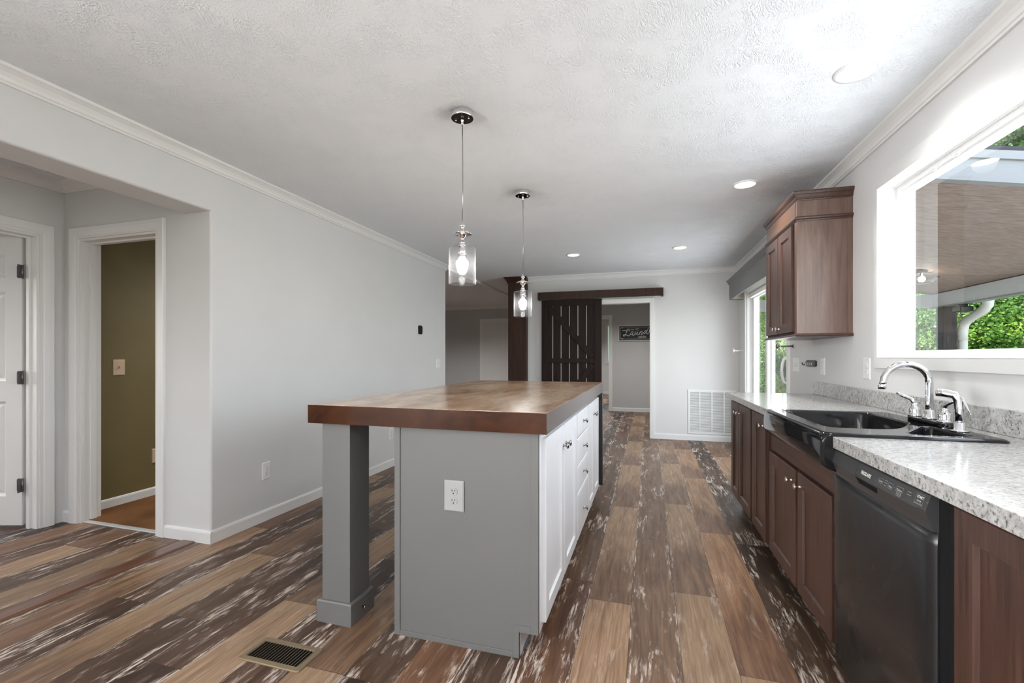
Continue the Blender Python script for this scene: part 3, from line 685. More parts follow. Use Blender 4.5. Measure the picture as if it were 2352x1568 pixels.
wall_plate('outlet', 'white outlet low on left wall, seen between island leg and end panel', 'outlet', PL, 4.345, 0.357, 0.075, 0.125, 'outlet')
wall_plate('light_switch', 'white double switch plate at the far end of the left wall', 'light switch', PL, 5.50, 1.103, 0.115, 0.122, 'switch2')
wall_plate('outlet', 'white outlet on right wall close to the window corner', 'outlet', PRT, 3.19, 1.12, 0.082, 0.128, 'outlet', rot=True)
wall_plate('outlet', 'white outlet on right wall beside the black key holder', 'outlet', PRT, 3.88, 1.12, 0.078, 0.126, 'outlet', rot=True)
wall_plate('light_switch', 'white triple switch plate next to the sliding door', 'light switch', PRT, 4.49, 1.12, 0.155, 0.118, 'switch3', rot=True)
wall_plate('light_switch', 'almond switch plate on the olive wall seen through doorway', 'light switch', px_(-4.05, 1), 2.575, 1.105, 0.085, 0.125, 'switch1', 'almond')
wall_plate('outlet', 'almond outlet low on the olive wall at the doorway edge', 'outlet', px_(-4.05, 1), 2.865, 0.345, 0.075, 0.12, 'outlet', 'almond')
wall_plate('outlet', 'grey outlet on the grey end panel of the island', 'outlet', py_(1.729), -0.768, 0.617, 0.088, 0.128, 'outlet', 'plate_grey')
# thermostat
t = thing('thermostat', 'small black rounded thermostat on the left wall', 'thermostat', (XL, 4.966, 1.515))
def pill(y, z, w, h, x0, x1, e=0.45):
    lp = []
    for k in range(28):
        q = 2 * math.pi * k / 28
        lp.append((y + w * math.copysign(abs(math.cos(q)) ** e, math.cos(q)), z + h * math.copysign(abs(math.sin(q)) ** e, math.sin(q))))
    return MB().loft([[(x0, p[0], p[1]) for p in lp], [(x1, p[0], p[1]) for p in lp]])
obj('mount_ring', pill(4.966, 1.515, 0.054, 0.056, XL, XL + 0.016), 'plate', t, 0.003)
obj('face', pill(4.966, 1.515, 0.052, 0.054, XL + 0.016, XL + 0.026), 'black', t, 0.004)
# black key holder with hooks
t = thing('key_holder', 'small black key holder with white hooks on right wall', 'key holder', (XR, 4.12, 1.14), rot=True)
lp = [(4.00, 1.118), (4.00, 1.158), (4.03, 1.163), (4.19, 1.163), (4.225, 1.15), (4.235, 1.138), (4.225, 1.126), (4.19, 1.113), (4.03, 1.113)]
obj('backplate', MB().loft([[(XR, *p) for p in lp], [(XR - 0.012, *p) for p in lp]]), 'sign_black', t, 0.003)
for y in (4.04, 4.085, 4.13, 4.175):
    obj('hook', MB().tube([(XR - 0.012, y, 1.143), (XR - 0.024, y, 1.140), (XR - 0.028, y, 1.130), (XR - 0.024, y, 1.124), (XR - 0.018, y, 1.127)], 0.0022, 8), 'plate', t)
obj('end_hook', MB().tube([(XR - 0.008, 4.235, 1.136), (XR - 0.010, 4.262, 1.122), (XR - 0.012, 4.29, 1.126), (XR - 0.012, 4.30, 1.142)], 0.004, 8), 'black', t)
# curtain holdbacks
def holdback(label, y, z, mat):
    t = thing('curtain_holdback', label, 'curtain holdback', (XR, y, z), rot=True)
    obj('rosette', MB().lathe([(0.018, 0), (0.018, -0.004), (0.010, -0.008)], (XR, y, z), 'x', 16), mat, t)
    obj('arm', MB().tube([(XR - 0.006, y, z), (XR - 0.09, y, z - 0.004), (XR - 0.12, y, z)], 0.008, 10), mat, t)
    ring = [(XR - 0.125, y + 0.022 * math.cos(q * math.pi / 8), z + 0.022 * math.sin(q * math.pi / 8)) for q in range(17)]
    obj('knob', MB().lathe([(0.008, 0.012), (0.024, 0.006), (0.028, 0), (0.024, -0.008), (0.010, -0.014)], (XR - 0.125, y, z), 'x', 18), mat, t)
holdback('white curtain holdback beyond the sliding door', 6.60, 1.272, 'plate')
holdback('grey curtain holdback on the kitchen side of the sliding door', 4.57, 1.285, 'pewter')

# ------------------------------------------------------------------ far wall: barn door, cover board, post, grille, sign
t = thing('barn_door', 'dark brown sliding barn door with diagonal brace and slatted boards', 'barn door', (-1.13, 6.88, 0.02))
bx0, bx1, yb, yf = -1.585, -0.672, 6.895, 6.862
us = [bx0 + 0.09, -1.413, -1.284, -1.155, -1.026, -0.897, bx1 - 0.09]
for i in range(6):
    obj('board', MB().box(us[i] + (0.005 if i else 0), yb - 0.012, 0.12, us[i + 1] - (0.005 if i < 5 else 0), yb, 1.98), 'barn', t)
for q in us[1:-1]: obj('lit_gap_strip', MB().box(q - 0.0049, yb - 0.009, 0.12, q + 0.0049, yb - 0.001, 1.98), 'lit_gap', t, label='added pale strip for the light gap between boards')  # pale strips added where light shows through the gaps between boards
for xa, xb in ((bx0, bx0 + 0.097), (bx1 - 0.103, bx1)): obj('stile', MB().box(xa, yf, 0.02, xb, yb, 2.06), 'barn', t, 0.003)
for za, zb in ((1.965, 2.06), (1.095, 1.165), (0.02, 0.17)): obj('rail', MB().box(bx0 + 0.097, yf, za, bx1 - 0.103, yb - 0.012, zb), 'barn', t, 0.003)
def brace(xa, za, xb, zb, w):
    d = Vector((xb - xa, 0, zb - za)).normalized(); n = Vector((-d.z, 0, d.x)) * w / 2
    p = [Vector((xa, 0, za)) + n, Vector((xb, 0, zb)) + n, Vector((xb, 0, zb)) - n, Vector((xa, 0, za)) - n]
    return MB().loft([[(q.x, yf + 0.003, q.z) for q in p], [(q.x, yb - 0.012, q.z) for q in p]])
obj('brace', brace(bx0 + 0.125, 1.94, bx1 - 0.13, 1.19, 0.085), 'barn', t, 0.002)
obj('brace', brace(bx1 - 0.13, 1.07, bx0 + 0.125, 0.20, 0.085), 'barn', t, 0.002)
t = thing('track_cover_board', 'long dark brown board covering the sliding track above the barn door', 'track cover', (-0.72, 6.86, 2.06))
obj('front_board', MB().box(-1.640, 6.826, 2.062, 0.200, 6.846, 2.178), 'dark_wood', t, 0.002)
obj('top_board', MB().box(-1.640, 6.846, 2.160, 0.200, 6.949, 2.178), 'dark_wood', t)
obj('end_cap', MB().box(-1.640, 6.846, 2.062, -1.622, 6.949, 2.160), 'dark_wood', t)
obj('end_cap', MB().box(0.182, 6.846, 2.062, 0.200, 6.949, 2.160), 'dark_wood', t)
obj('track', MB().box(-1.60, 6.872, 2.075, 0.17, 6.885, 2.115), 'iron', t)
t = thing('column', 'square dark stained wood column between kitchen and living room', 'column', (-1.985, 7.0, 0))
obj('shaft', MB().box(-2.125, 6.86, 0, -1.825, 7.14, 2.40), 'dark_wood', t, 0.003)
prof = [(0, 2.34), (0.006, 2.34), (0.012, 2.36), (0.03, 2.39), (0.05, 2.42), (0.058, 2.425), (0.058, 2.439)]
loops = [[(-2.125 - d, 6.86 - d, z), (-1.825 + min(d, 0.004), 6.86 - d, z), (-1.825 + min(d, 0.004), 7.14 + d, z), (-2.125 - d, 7.14 + d, z)] for d, z in prof]
obj('crown', MB().loft(loops), 'dark_wood', t)
# return air grille
t = thing('return_air_grille', 'large white louvered return air grille low on far wall', 'air grille', (0.85, YF, 0.10))
gx0, gx1, gz0, gz1 = 0.535, 1.168, 0.095, 0.722
obj('frame', MB().rects(py_(YF), gx0, gx1, gz0, gz1, [(0, 0), (0, 0.008), (0.004, 0.012), (0.026, 0.012), (0.028, 0.002)], False), 'plate', t)
mb = MB()
for k in range(1, 4):
    xx = gx0 + (gx1 - gx0) * k / 4; mb.box(xx - 0.007, YF - 0.011, gz0 + 0.02, xx + 0.007, YF - 0.002, gz1 - 0.02)
obj('mullions', mb, 'plate', t)
mb = MB(); n = 36
for k in range(n):
    z = gz0 + 0.034 + (gz1 - gz0 - 0.068) * k / (n - 1)
    mb.add([(gx0 + 0.022, YF - 0.0095, z - 0.0050), (gx1 - 0.022, YF - 0.0095, z - 0.0050), (gx1 - 0.022, YF - 0.002, z + 0.0040), (gx0 + 0.022, YF - 0.002, z + 0.0040),
            (gx0 + 0.022, YF - 0.0095, z - 0.0040), (gx1 - 0.022, YF - 0.0095, z - 0.0040), (gx1 - 0.022, YF - 0.002, z + 0.0050), (gx0 + 0.022, YF - 0.002, z + 0.0050)],
           [(0, 1, 2, 3), (7, 6, 5, 4), (0, 4, 5, 1), (1, 5, 6, 2), (2, 6, 7, 3), (3, 7, 4, 0)])
obj('louvers', mb, 'plate', t)
obj('backing', MB().box(gx0 + 0.02, YF - 0.0012, gz0 + 0.02, gx1 - 0.02, YF - 0.0002, gz1 - 0.02), 'valance', t)
# laundry sign
t = thing('wall_sign', 'black framed laundry sign with white script lettering', 'sign', (-0.16, 10.2, 1.70))
SX0, SX1, SZ0, SZ1 = -0.629, 0.33, 1.535, 1.868
obj('board', MB().box(SX0 + 0.01, 10.178, SZ0 + 0.01, SX1 - 0.01, 10.199, SZ1 - 0.01), 'sign_black', t)
obj('frame', MB().rects(py_(10.2), SX0, SX1, SZ0, SZ1, [(0, 0), (0, 0.028), (0.014, 0.028), (0.016, 0.02)], False), 'ink', t)
def flat_stroke(mb, pts, w, y=10.1765):
    P2 = [Vector((p[0], p[1])) for p in pts]
    # Catmull-Rom
    out = []
    for i in range(len(P2) - 1):
        p0, p1, p2, p3 = P2[max(i - 1, 0)], P2[i], P2[i + 1], P2[min(i + 2, len(P2) - 1)]
        for k in range(6):
            q = k / 6
            out.append(0.5 * ((2 * p1) + (p2 - p0) * q + (2 * p0 - 5 * p1 + 4 * p2 - p3) * q * q + (3 * p1 - p0 - 3 * p2 + p3) * q ** 3))
    out.append(P2[-1]); vs = []; fs = []
    for i, p in enumerate(out):
        d = out[min(i + 1, len(out) - 1)] - out[max(i - 1, 0)]
        d = d.normalized() if d.length > 1e-9 else Vector((1, 0)); n = Vector((-d.y, d.x)) * w / 2
        vs += [(p.x + n.x, y, p.y + n.y), (p.x - n.x, y, p.y - n.y)]
        if i: k = 2 * i; fs.append((k - 2, k - 1, k + 1, k))
    mb.add(vs, fs)
mb = MB()
# corners of the photo's lettering, in units of the 1500-pixel-high close-up
def sg(px, py):  # close-up pixel -> sign plane
    return (SX0 + (px - 410) / (1960 - 410) * 0.656, SZ1 - (py - 360) / (1150 - 360) * (SZ1 - SZ0))
def st(pts, w=0.012): flat_stroke(mb, [sg(*p) for p in pts], w)
# each letter is a run of pen strokes
st([(585, 640), (640, 608), (730, 610), (830, 642), (905, 632), (948, 590), (925, 548), (875, 545), (828, 600), (795, 720), (762, 830), (700, 898), (642, 890), (645, 850), (705, 822), (775, 832), (840, 875), (905, 895), (965, 855), (1015, 780)], 0.0105)
st([(1135, 705), (1095, 668), (1045, 715), (1008, 800), (1040, 848), (1085, 805), (1140, 705)], 0.0095)
st([(1150, 690), (1108, 800), (1115, 868), (1155, 878), (1205, 815), (1240, 740)], 0.0095)
st([(1275, 690), (1238, 775), (1255, 825), (1305, 790), (1365, 690)], 0.0095)
st([(1375, 690), (1332, 790), (1350, 850), (1400, 825), (1440, 760)], 0.0095)
st([(1490, 680), (1435, 838)], 0.0095)
st([(1445, 800), (1500, 715), (1560, 675), (1580, 710), (1535, 805), (1555, 838), (1610, 800), (1660, 740)], 0.0095)
st([(1775, 650), (1735, 628), (1685, 690), (1645, 765), (1690, 792), (1750, 730), (1785, 650)], 0.0095)
st([(1920, 475), (1860, 560), (1795, 720), (1805, 800), (1850, 800), (1910, 720), (1950, 640)], 0.0095)
st([(1955, 665), (1925, 630), (1945, 590), (1995, 600), (2050, 615), (2010, 715), (2035, 790), (2100, 740), (2160, 650)], 0.0095)
st([(2190, 620), (2155, 720), (2185, 770), (2240, 715), (2300, 615)], 0.0095)
st([(2310, 610), (2245, 790), (2160, 945), (2090, 960), (2110, 890), (2240, 800), (2320, 740)], 0.0095)
for zz, yy in ((400, 400), (1110, 1110)): pass
put_text(mb, 'since 1787', (*sg(1005, 585)[:1], 10.1765, sg(1005, 585)[1]), (1, 0, 0), (0, 0, 1), 0.038, 0.3)
put_text(mb, 'stinks', (sg(1370, 1000)[0], 10.1765, sg(1370, 1000)[1]), (1, 0, 0), (0, 0, 1), 0.072, 0.3)
obj('lettering', mb, 'ink', t)
mb = MB()
for (xa, za, xb, zb) in ((SX0 + 0.036, SZ0 + 0.036, SX1 - 0.036, SZ0 + 0.040), (SX0 + 0.036, SZ1 - 0.040, SX1 - 0.036, SZ1 - 0.036), (SX0 + 0.036, SZ0 + 0.036, SX0 + 0.040, SZ1 - 0.036), (SX1 - 0.040, SZ0 + 0.036, SX1 - 0.036, SZ1 - 0.036)):
    mb.box(xa, 10.1768, za, xb, 10.1779, zb)
for cx_, sx_ in ((SX0 + 0.05, 1), (SX1 - 0.05, -1)):
    for cz_, sz_ in ((SZ0 + 0.05, 1), (SZ1 - 0.05, -1)):
        flat_stroke(mb, [(cx_ - 0.008 * sx_, cz_ + 0.02 * sz_), (cx_ + 0.012 * sx_, cz_), (cx_ + 0.03 * sx_, cz_ - 0.004 * sz_), (cx_ + 0.024 * sx_, cz_ + 0.012 * sz_), (cx_ + 0.05 * sx_, cz_ - 0.008 * sz_)], 0.005)
obj('border', mb, 'ink', t)

# ------------------------------------------------------------------ kitchen island
IX0, IX1, IY0, IY1, IZ = -1.469, -0.372, 1.697, 3.903, 0.975
t = thing('island_worktop', 'thick brown laminate worktop covering the whole island', 'worktop', (-0.92, 2.8, 0.895))
obj('top', MB().box(IX0 + 0.002, IY0 + 0.002, 0.91, IX1 - 0.002, IY1 - 0.002, IZ), 'island_top', t, 0.0015)
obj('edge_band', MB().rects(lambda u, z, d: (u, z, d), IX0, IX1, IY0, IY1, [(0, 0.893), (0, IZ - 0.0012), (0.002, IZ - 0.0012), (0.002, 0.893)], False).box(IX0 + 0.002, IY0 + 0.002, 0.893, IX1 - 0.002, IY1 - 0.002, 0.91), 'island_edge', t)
def shaker(P, u0, u1, z0, z1, th=0.019, fw=0.058, rec=0.009, slope=0.007):
    return MB().rects(P, u0, u1, z0, z1, [(0, 0), (0, th - 0.003), (0.003, th), (fw, th), (fw + slope, th - rec)], True, True)
def knob(mb, P, u, z, d, sc=1.0):
    """mushroom knob on a stem standing out along the face normal"""
    n = Vector(P(u, z, 1)) - Vector(P(u, z, 0)); o = Vector(P(u, z, d))
    prof = [(0.0085, 0), (0.0085, 0.002), (0.0045, 0.006), (0.0045, 0.014), (0.009, 0.018), (0.0145, 0.021), (0.0150, 0.024), (0.011, 0.028), (0.004, 0.0295)]
    ax = 'x' if abs(n.x) > 0.5 else 'y'; sg_ = n.x if ax == 'x' else n.y
    return mb.lathe([(r_ * sc, h_ * sc * sg_) for r_, h_ in prof], tuple(o), ax, 16)
PI_ = px_(-0.412)
def island_cab(label, y0, y1):
    t = thing('island_cabinet', label, 'cabinet', (-0.72, (y0 + y1) / 2, 0))
    mb = MB().box(-1.028, y0, 0.10, -0.412, y1, 0.893).box(-1.028, y0, 0.0, -0.488, y1, 0.10)
    obj('carcass', mb, 'cab_white', t)
    return t
c1 = island_cab('white island cabinet with two doors nearest the camera', 1.747, 2.612)
for u0, u1, ku in ((1.785, 2.192, 2.160), (2.204, 2.600, 2.236)):
    d = obj('door', shaker(PI_, u0, u1, 0.125, 0.862), 'cab_white', c1); obj('knob', knob(MB(), PI_, ku, 0.765, 0.019), 'pewter', d, label='grey metal knob')
obj('toe_kick_moulding', MB().box(-0.4879, 1.78, 0.0, -0.476, 2.61, 0.012), 'pewter', c1)
c2 = island_cab('white island drawer cabinet with four stacked drawers', 2.614, 3.112)
for z0, z1 in ((0.722, 0.862), (0.562, 0.712), (0.402, 0.552), (0.125, 0.392)):
    d = obj('drawer', shaker(PI_, 2.632, 3.098, z0, z1, fw=0.012, rec=-0.001, slope=0.002), 'cab_white', c2)
    obj('knob', knob(MB(), PI_, 2.865, (z0 + z1) / 2 if z1 > 0.4 else 0.245, 0.020), 'pewter', d, label='grey metal knob')
c3 = island_cab('white island cabinet with two doors at the far end', 3.114, 3.80)
for u0, u1, ku in ((3.128, 3.448, 3.418), (3.460, 3.785, 3.490)):
    d = obj('door', shaker(PI_, u0, u1, 0.125, 0.862), 'cab_white', c3); obj('knob', knob(MB(), PI_, ku, 0.765, 0.019), 'pewter', d, label='grey metal knob')
# grey end panel with its trim strips and toe notch
t = thing('island_end_panel', 'grey painted end panel of the island with thin edge strips', 'panel', (-0.73, 1.737, 0))
poly = [(-1.046, 0.0), (-0.490, 0.0), (-0.490, 0.105), (-0.412, 0.105), (-0.412, 0.892), (-1.046, 0.892)]
obj('board', MB().prism(poly, 'y', 1.732, 1.7465), 'post_grey', t)
tr = [MB().box(-1.046, 1.7265, 0, -1.020, 1.732, 0.892), MB().box(-0.444, 1.7265, 0.103, -0.412, 1.732, 0.892), MB().box(-1.020, 1.7265, 0, -0.515, 1.732, 0.022),
      MB().box(-0.515, 1.7265, 0, -0.490, 1.732, 0.128), MB().box(-0.490, 1.7265, 0.103, -0.444, 1.732, 0.128)]
for q in tr: obj('edge_strip', q, 'post_grey', t, 0.0012)
obj('back_panel', MB().box(-1.046, 1.7467, 0, -1.030, 3.80, 0.892), 'post_grey', t)
t = thing('island_post', 'square grey post with wide foot holding up the island overhang', 'post', (-1.345, 1.80, 0))
obj('shaft', MB().box(-1.416, 1.727, 0.0, -1.270, 1.873, 0.8925), 'post_grey', t, 0.002)
obj('foot', MB().rects(lambda u, z, d: (u, z, d), -1.434, -1.253, 1.711, 1.889, [(0, 0), (0, 0.092), (0.004, 0.098), (0.016, 0.098)], False), 'post_grey', t, 0.001)
obj('door_stop', MB().lathe([(0.004, 0), (0.004, 0.010), (0.010, 0.012), (0.010, 0.018)], (-1.253, 1.795, 0.050), 'x', 14), 'pewter', t)
t = thing('undercounter_appliance', 'black appliance edge showing beyond the far island cabinet', 'appliance', (-0.70, 3.84, 0))
obj('body', MB().box(-1.02, 3.802, 0.10, -0.412, 3.858, 0.890), 'black', t)
obj('door', MB().box(-1.02, 3.845, 0.12, -0.368, 3.880, 0.888), 'black', t, 0.003)
obj('handle', MB().box(-0.405, 3.805, 0.858, -0.366, 3.845, 0.886), 'black', t, 0.002)
obj('plinth', MB().box(-1.0, 3.802, 0, -0.46, 3.85, 0.10), 'black', t)

# ------------------------------------------------------------------ right-hand run
CT, CF = 0.905, 0.622
PC = px_(0.668, -1)
t = thing('kitchen_worktop', 'speckled pale grey laminate worktop along the window wall', 'worktop', (0.95, 2.0, 0.865), rot=True)
mb = MB().box(CF, -0.6, CT - 0.04, 1.249, 1.893, CT).box(CF - 0.004, 2.706, CT - 0.04, 1.249, 4.03, CT).box(1.118, 1.893, CT - 0.04, 1.249, 2.706, CT)
obj('top', mb, 'laminate', t, 0.0015)
obj('backsplash', MB().box(1.229, -0.6, CT + 0.0003, 1.2495, 4.03, CT + 0.094), 'laminate', t, 0.002)
def base_cab(label, y0, y1, face=(0.10, 0.865)):
    t = thing('base_cabinet', label, 'cabinet', (0.95, (y0 + y1) / 2, 0), rot=True)
    obj('carcass', MB().box(0.668, y0, face[0], 1.24, y1, face[1]), 'cab_frame_shaded', t)
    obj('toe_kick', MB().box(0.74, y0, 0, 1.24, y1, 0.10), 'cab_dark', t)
    return t
def wood_door(par, P, u0, u1, z0, z1, ku, kz, mat='nickel'):
    d = obj('door', shaker(P, u0, u1, z0, z1, 0.02, 0.062, 0.010, 0.006), 'cab_wood', par)
    obj('knob', knob(MB(), P, ku, kz, 0.02), mat, d, label='satin metal knob'); return d
b1 = base_cab('dark brown base cabinet with paired doors at far end of run', 3.305, 4.0)
wood_door(b1, PC, 3.325, 3.700, 0.12, 0.845, 3.668, 0.775)
wood_door(b1, PC, 3.715, 3.985, 0.12, 0.845, 3.748, 0.775)
b2 = base_cab('dark brown base cabinet with one narrow door left of sink', 2.87, 3.303)
wood_door(b2, PC, 2.945, 3.270, 0.12, 0.845, 2.985, 0.785)
b3 = base_cab('dark brown sink cabinet with two doors below the black sink', 1.968, 2.868, (0.10, 0.775))
obj('top_rail', MB().box(0.6625, 1.968, 0.675, 0.668, 2.868, 0.775), 'cab_wood_h', b3)
wood_door(b3, PC, 2.405, 2.852, 0.12, 0.665, 2.452, 0.607)
wood_door(b3, PC, 1.985, 2.372, 0.12, 0.665, 2.332, 0.607)
b4 = base_cab('dark brown base cabinet nearest the camera, right of dishwasher', 0.52, 1.290)
wood_door(b4, PC, 0.975, 1.286, 0.12, 0.852, 1.022, 0.787)
wood_door(b4, PC, 0.560, 0.962, 0.12, 0.852, 0.915, 0.787)

# farmhouse sink
SY0, SY1, SX_0, SX_1, SZ = 1.893, 2.706, 0.588, 1.140, 0.917
t = thing('farmhouse_sink', 'glossy black double-bowl apron sink set in the worktop', 'sink', (0.86, 2.3, 0.7), rot=True)
def rr(x0, x1, y0, y1, r_, z, n=6):
    pts = []
    for cx_, cy_, a0 in ((x1 - r_, y1 - r_, 0), (x0 + r_, y1 - r_, 90), (x0 + r_, y0 + r_, 180), (x1 - r_, y0 + r_, 270)):
        for k in range(n + 1):
            q = R(a0 + 90 * k / n); pts.append((cx_ + r_ * math.cos(q), cy_ + r_ * math.sin(q), z))
    return pts
def rpoly(P_, rad, inset, z, n=6):
    """rounded, inset version of a convex counter-clockwise polygon"""
    m_ = len(P_); pts = [Vector(p) for p in P_]; out = []; lines = []
    for i in range(m_):
        d = (pts[(i + 1) % m_] - pts[i]).normalized(); nn = Vector((-d.y, d.x)); lines.append((pts[i] + nn * inset, d))
    cor = []
    for i in range(m_):
        (p, d), (q, e) = lines[i - 1], lines[i]; det = d.x * -e.y + e.x * d.y
        w = q - p; t_ = (w.x * -e.y + e.x * w.y) / det; cor.append(p + d * t_)
    for i in range(m_):
        d, e = lines[i - 1][1], lines[i][1]; r_ = max(rad[i] - inset, 0.008); half = d.angle(e) / 2
        l_ = r_ * math.tan(half); a_ = cor[i] - d * l_; c_ = a_ + Vector((-d.y, d.x)) * r_; a0 = math.atan2(-d.x, d.y)
        for k in range(n + 1):
            q = a0 + 2 * half * k / n; out.append((c_.x + r_ * math.cos(q), c_.y + r_ * math.sin(q), z))
    return out
# deck with two openings, built by filling between outline and bowl rims
def make_sink():
    bm = bmesh.new()
    def ring(pts):
        vs = [bm.verts.new(p) for p in pts]; es = [bm.edges.new((vs[i], vs[(i + 1) % len(vs)])) for i in range(len(vs))]; return vs, es
    top = SZ
    o_v, o_e = ring(rr(SX_0 + 0.018, SX_1 - 0.02, SY0 + 0.02, SY1 - 0.02, 0.03, top))
    B1 = ([(0.655, 2.045), (0.885, 2.045), (1.035, 2.270), (1.035, 2.652), (0.655, 2.652)], [0.05, 0.16, 0.09, 0.06, 0.05])
    B2 = ([(0.845, 1.937), (1.068, 1.937), (1.068, 2.185), (1.022, 2.185)], [0.035, 0.035, 0.02, 0.02])
    b1_v, b1_e = ring(rpoly(*B1, 0, top)); b2_v, b2_e = ring(rpoly(*B2, 0, top))
    bmesh.ops.triangle_fill(bm, use_beauty=True, edges=o_e + b1_e + b2_e)
    def skirt(vs, levels):
        prev = vs
        for pts in levels:
            cur = [bm.verts.new(p) for p in pts]
            for i in range(len(cur)):
                j = (i + 1) % len(cur); f = bm.faces.new((prev[i], prev[j], cur[j], cur[i])); f.smooth = True
            prev = cur
        return prev
    # rolled outer rim
    skirt(o_v, [rr(SX_0 + 0.008, SX_1 - 0.008, SY0 + 0.008, SY1 - 0.008, 0.033, top - 0.002), rr(SX_0 + 0.001, SX_1 - 0.001, SY0 + 0.002, SY1 - 0.002, 0.034, top - 0.007), rr(SX_0, SX_1, SY0 + 0.001, SY1 - 0.001, 0.034, top - 0.012)])
    for vs, B, dp in ((b1_v, B1, 0.19), (b2_v, B2, 0.15)):
        lv = [rpoly(*B, a_, top - z_) for a_, z_ in ((0.003, 0.001), (0.006, 0.004), (0.009, 0.012), (0.015, dp * 0.8), (0.024, dp))]
        last = skirt(vs, lv); bm.faces.new(last)
    bmesh.ops.recalc_face_normals(bm, faces=bm.faces)
    mbs = MB(); bm.verts.ensure_lookup_table(); bm.verts.index_update()
    vs = [tuple(v.co) for v in bm.verts]
    for f in bm.faces: pass
    mbs.v = vs; mbs.f = [[v.index for v in f.verts] for f in bm.faces]; mbs.sm = [f.smooth for f in bm.faces]
    bm.free(); return mbs
obj('basin', make_sink(), 'enamel', t)
# apron front, curving under along its lower edge
prof = [(0.610, 0.908), (0.596, 0.906), (0.589, 0.898), (0.586, 0.885), (0.584, 0.850), (0.586, 0.818), (0.592, 0.800), (0.606, 0.788), (0.630, 0.778), (0.660, 0.776), (0.660, 0.908)]
loops = []
for y, ins in ((SY0 + 0.001, 0.012), (SY0 + 0.003, 0.005), (SY0 + 0.007, 0.001), (SY0 + 0.012, 0.0), (SY1 - 0.012, 0.0), (SY1 - 0.007, 0.001), (SY1 - 0.003, 0.005), (SY1 - 0.001, 0.012)):
    loops.append([(min(0.660, x + ins), y, z + (0.25 * ins if z < 0.84 else 0)) for x, z in prof])
obj('apron', MB().loft(loops, True, True, True), 'enamel', t)
for cx_, cy_ in ((0.85, 2.40), (1.02, 2.02)):
    obj('drain', MB().lathe([(0.03, 0), (0.03, 0.003), (0.02, 0.004)], (cx_, cy_, SZ - (0.190 if cy_ > 2.2 else 0.150)), 'z', 20), 'chrome', t)
# faucet
t = thing('faucet', 'chrome gooseneck faucet with two lever handles on black deck plate', 'faucet', (1.096, 2.275, SZ), rot=True)
lp = rr(1.070, 1.122, 2.150, 2.400, 0.025, SZ + 0.0005)
obj('deck_plate', MB().loft([lp, [(x, y, SZ + 0.016) for x, y, z in lp], [(1.096 + (x - 1.096) * 0.9, 2.275 + (y - 2.275) * 0.98, SZ + 0.019) for x, y, z in lp]]), 'chrome_dark', t, 0.001)
pts = [(1.096, 2.275, SZ + 0.018), (1.096, 2.275, 1.085)]
for k in range(0, 13):
    q = math.pi * k / 12; pts.append((1.096 - 0.079 * (1 - math.cos(q)), 2.275, 1.085 + 0.074 * math.sin(q)))
pts.append((1.096 - 0.163, 2.275, 1.072))
obj('spout', MB().tube(pts, 0.0125, 16, rs=[0.0135] * 3 + [0.0125] * (len(pts) - 3)), 'chrome', t)
obj('aerator', MB().lathe([(0.0135, 0.018), (0.0145, 0.016), (0.0145, 0.0), (0.012, -0.001)], (0.933, 2.275, 1.056), 'z', 18), 'chrome', t)
obj('spout_collar', MB().lathe([(0.024, 0.0), (0.024, 0.008), (0.019, 0.012), (0.018, 0.034), (0.015, 0.038)], (1.096, 2.275, SZ + 0.018), 'z', 20), 'chrome', t)
for yh, dx, dy in ((2.378, -0.03, 0.035), (2.176, 0.012, -0.035)):
    h_ = obj('handle', MB().lathe([(0.024, 0), (0.024, 0.006), (0.019, 0.009), (0.022, 0.022), (0.019, 0.036), (0.011, 0.044), (0.013, 0.050), (0.010, 0.056), (0.002, 0.058)], (1.096, yh, SZ + 0.018), 'z', 20), 'chrome', t)
    obj('lever', MB().tube([(1.096, yh, SZ + 0.066), (1.096 + dx * 0.2, yh + dy * 0.2, SZ + 0.088), (1.096 + dx * 0.7, yh + dy * 0.7, SZ + 0.098), (1.096 + dx * 1.4, yh + dy * 1.4, SZ + 0.112)], 0.007, 12, rs=[0.009, 0.008, 0.007, 0.008]), 'chrome', h_)
t = thing('side_sprayer', 'chrome side sprayer standing right of the faucet', 'sprayer', (1.086, 2.072, SZ), rot=True)
obj('holder', MB().lathe([(0.027, 0.0), (0.026, 0.003), (0.016, 0.006), (0.016, 0.030), (0.013, 0.032)], (1.086, 2.072, SZ + 0.0005), 'z', 20), 'chrome', t)
obj('wand', MB().tube([(1.086, 2.072, SZ + 0.030), (1.086, 2.072, SZ + 0.07), (1.083, 2.074, SZ + 0.115), (1.076, 2.080, SZ + 0.132), (1.052, 2.098, SZ + 0.138), (1.034, 2.110, SZ + 0.137)], 0.012, 14, rs=[0.012, 0.013, 0.014, 0.015, 0.0145, 0.013]), 'chrome', t)
obj('lever', MB().loft([[(1.094, 2.062, SZ + 0.125), (1.100, 2.072, SZ + 0.125), (1.088, 2.080, SZ + 0.137), (1.080, 2.070, SZ + 0.137)],
                        [(1.106, 2.044, SZ + 0.062), (1.114, 2.056, SZ + 0.062), (1.112, 2.058, SZ + 0.068), (1.104, 2.046, SZ + 0.068)]]), 'chrome', t, 0.002)

# dishwasher
t = thing('dishwasher', 'black built-in dishwasher with control strip under the worktop', 'dishwasher', (0.94, 1.65, 0), rot=True)
DY0, DY1 = 1.340, 1.952
obj('tub', MB().box(0.672, 1.296, 0.10, 1.22, 1.960, 0.863), 'black', t)
obj('toe_panel', MB().box(0.70, DY0, 0.0, 1.2, DY1, 0.10), 'black', t)
obj('inner_door', MB().box(0.6495, DY0 + 0.002, 0.105, 0.6725, DY1 - 0.002, 0.859), 'black', t)
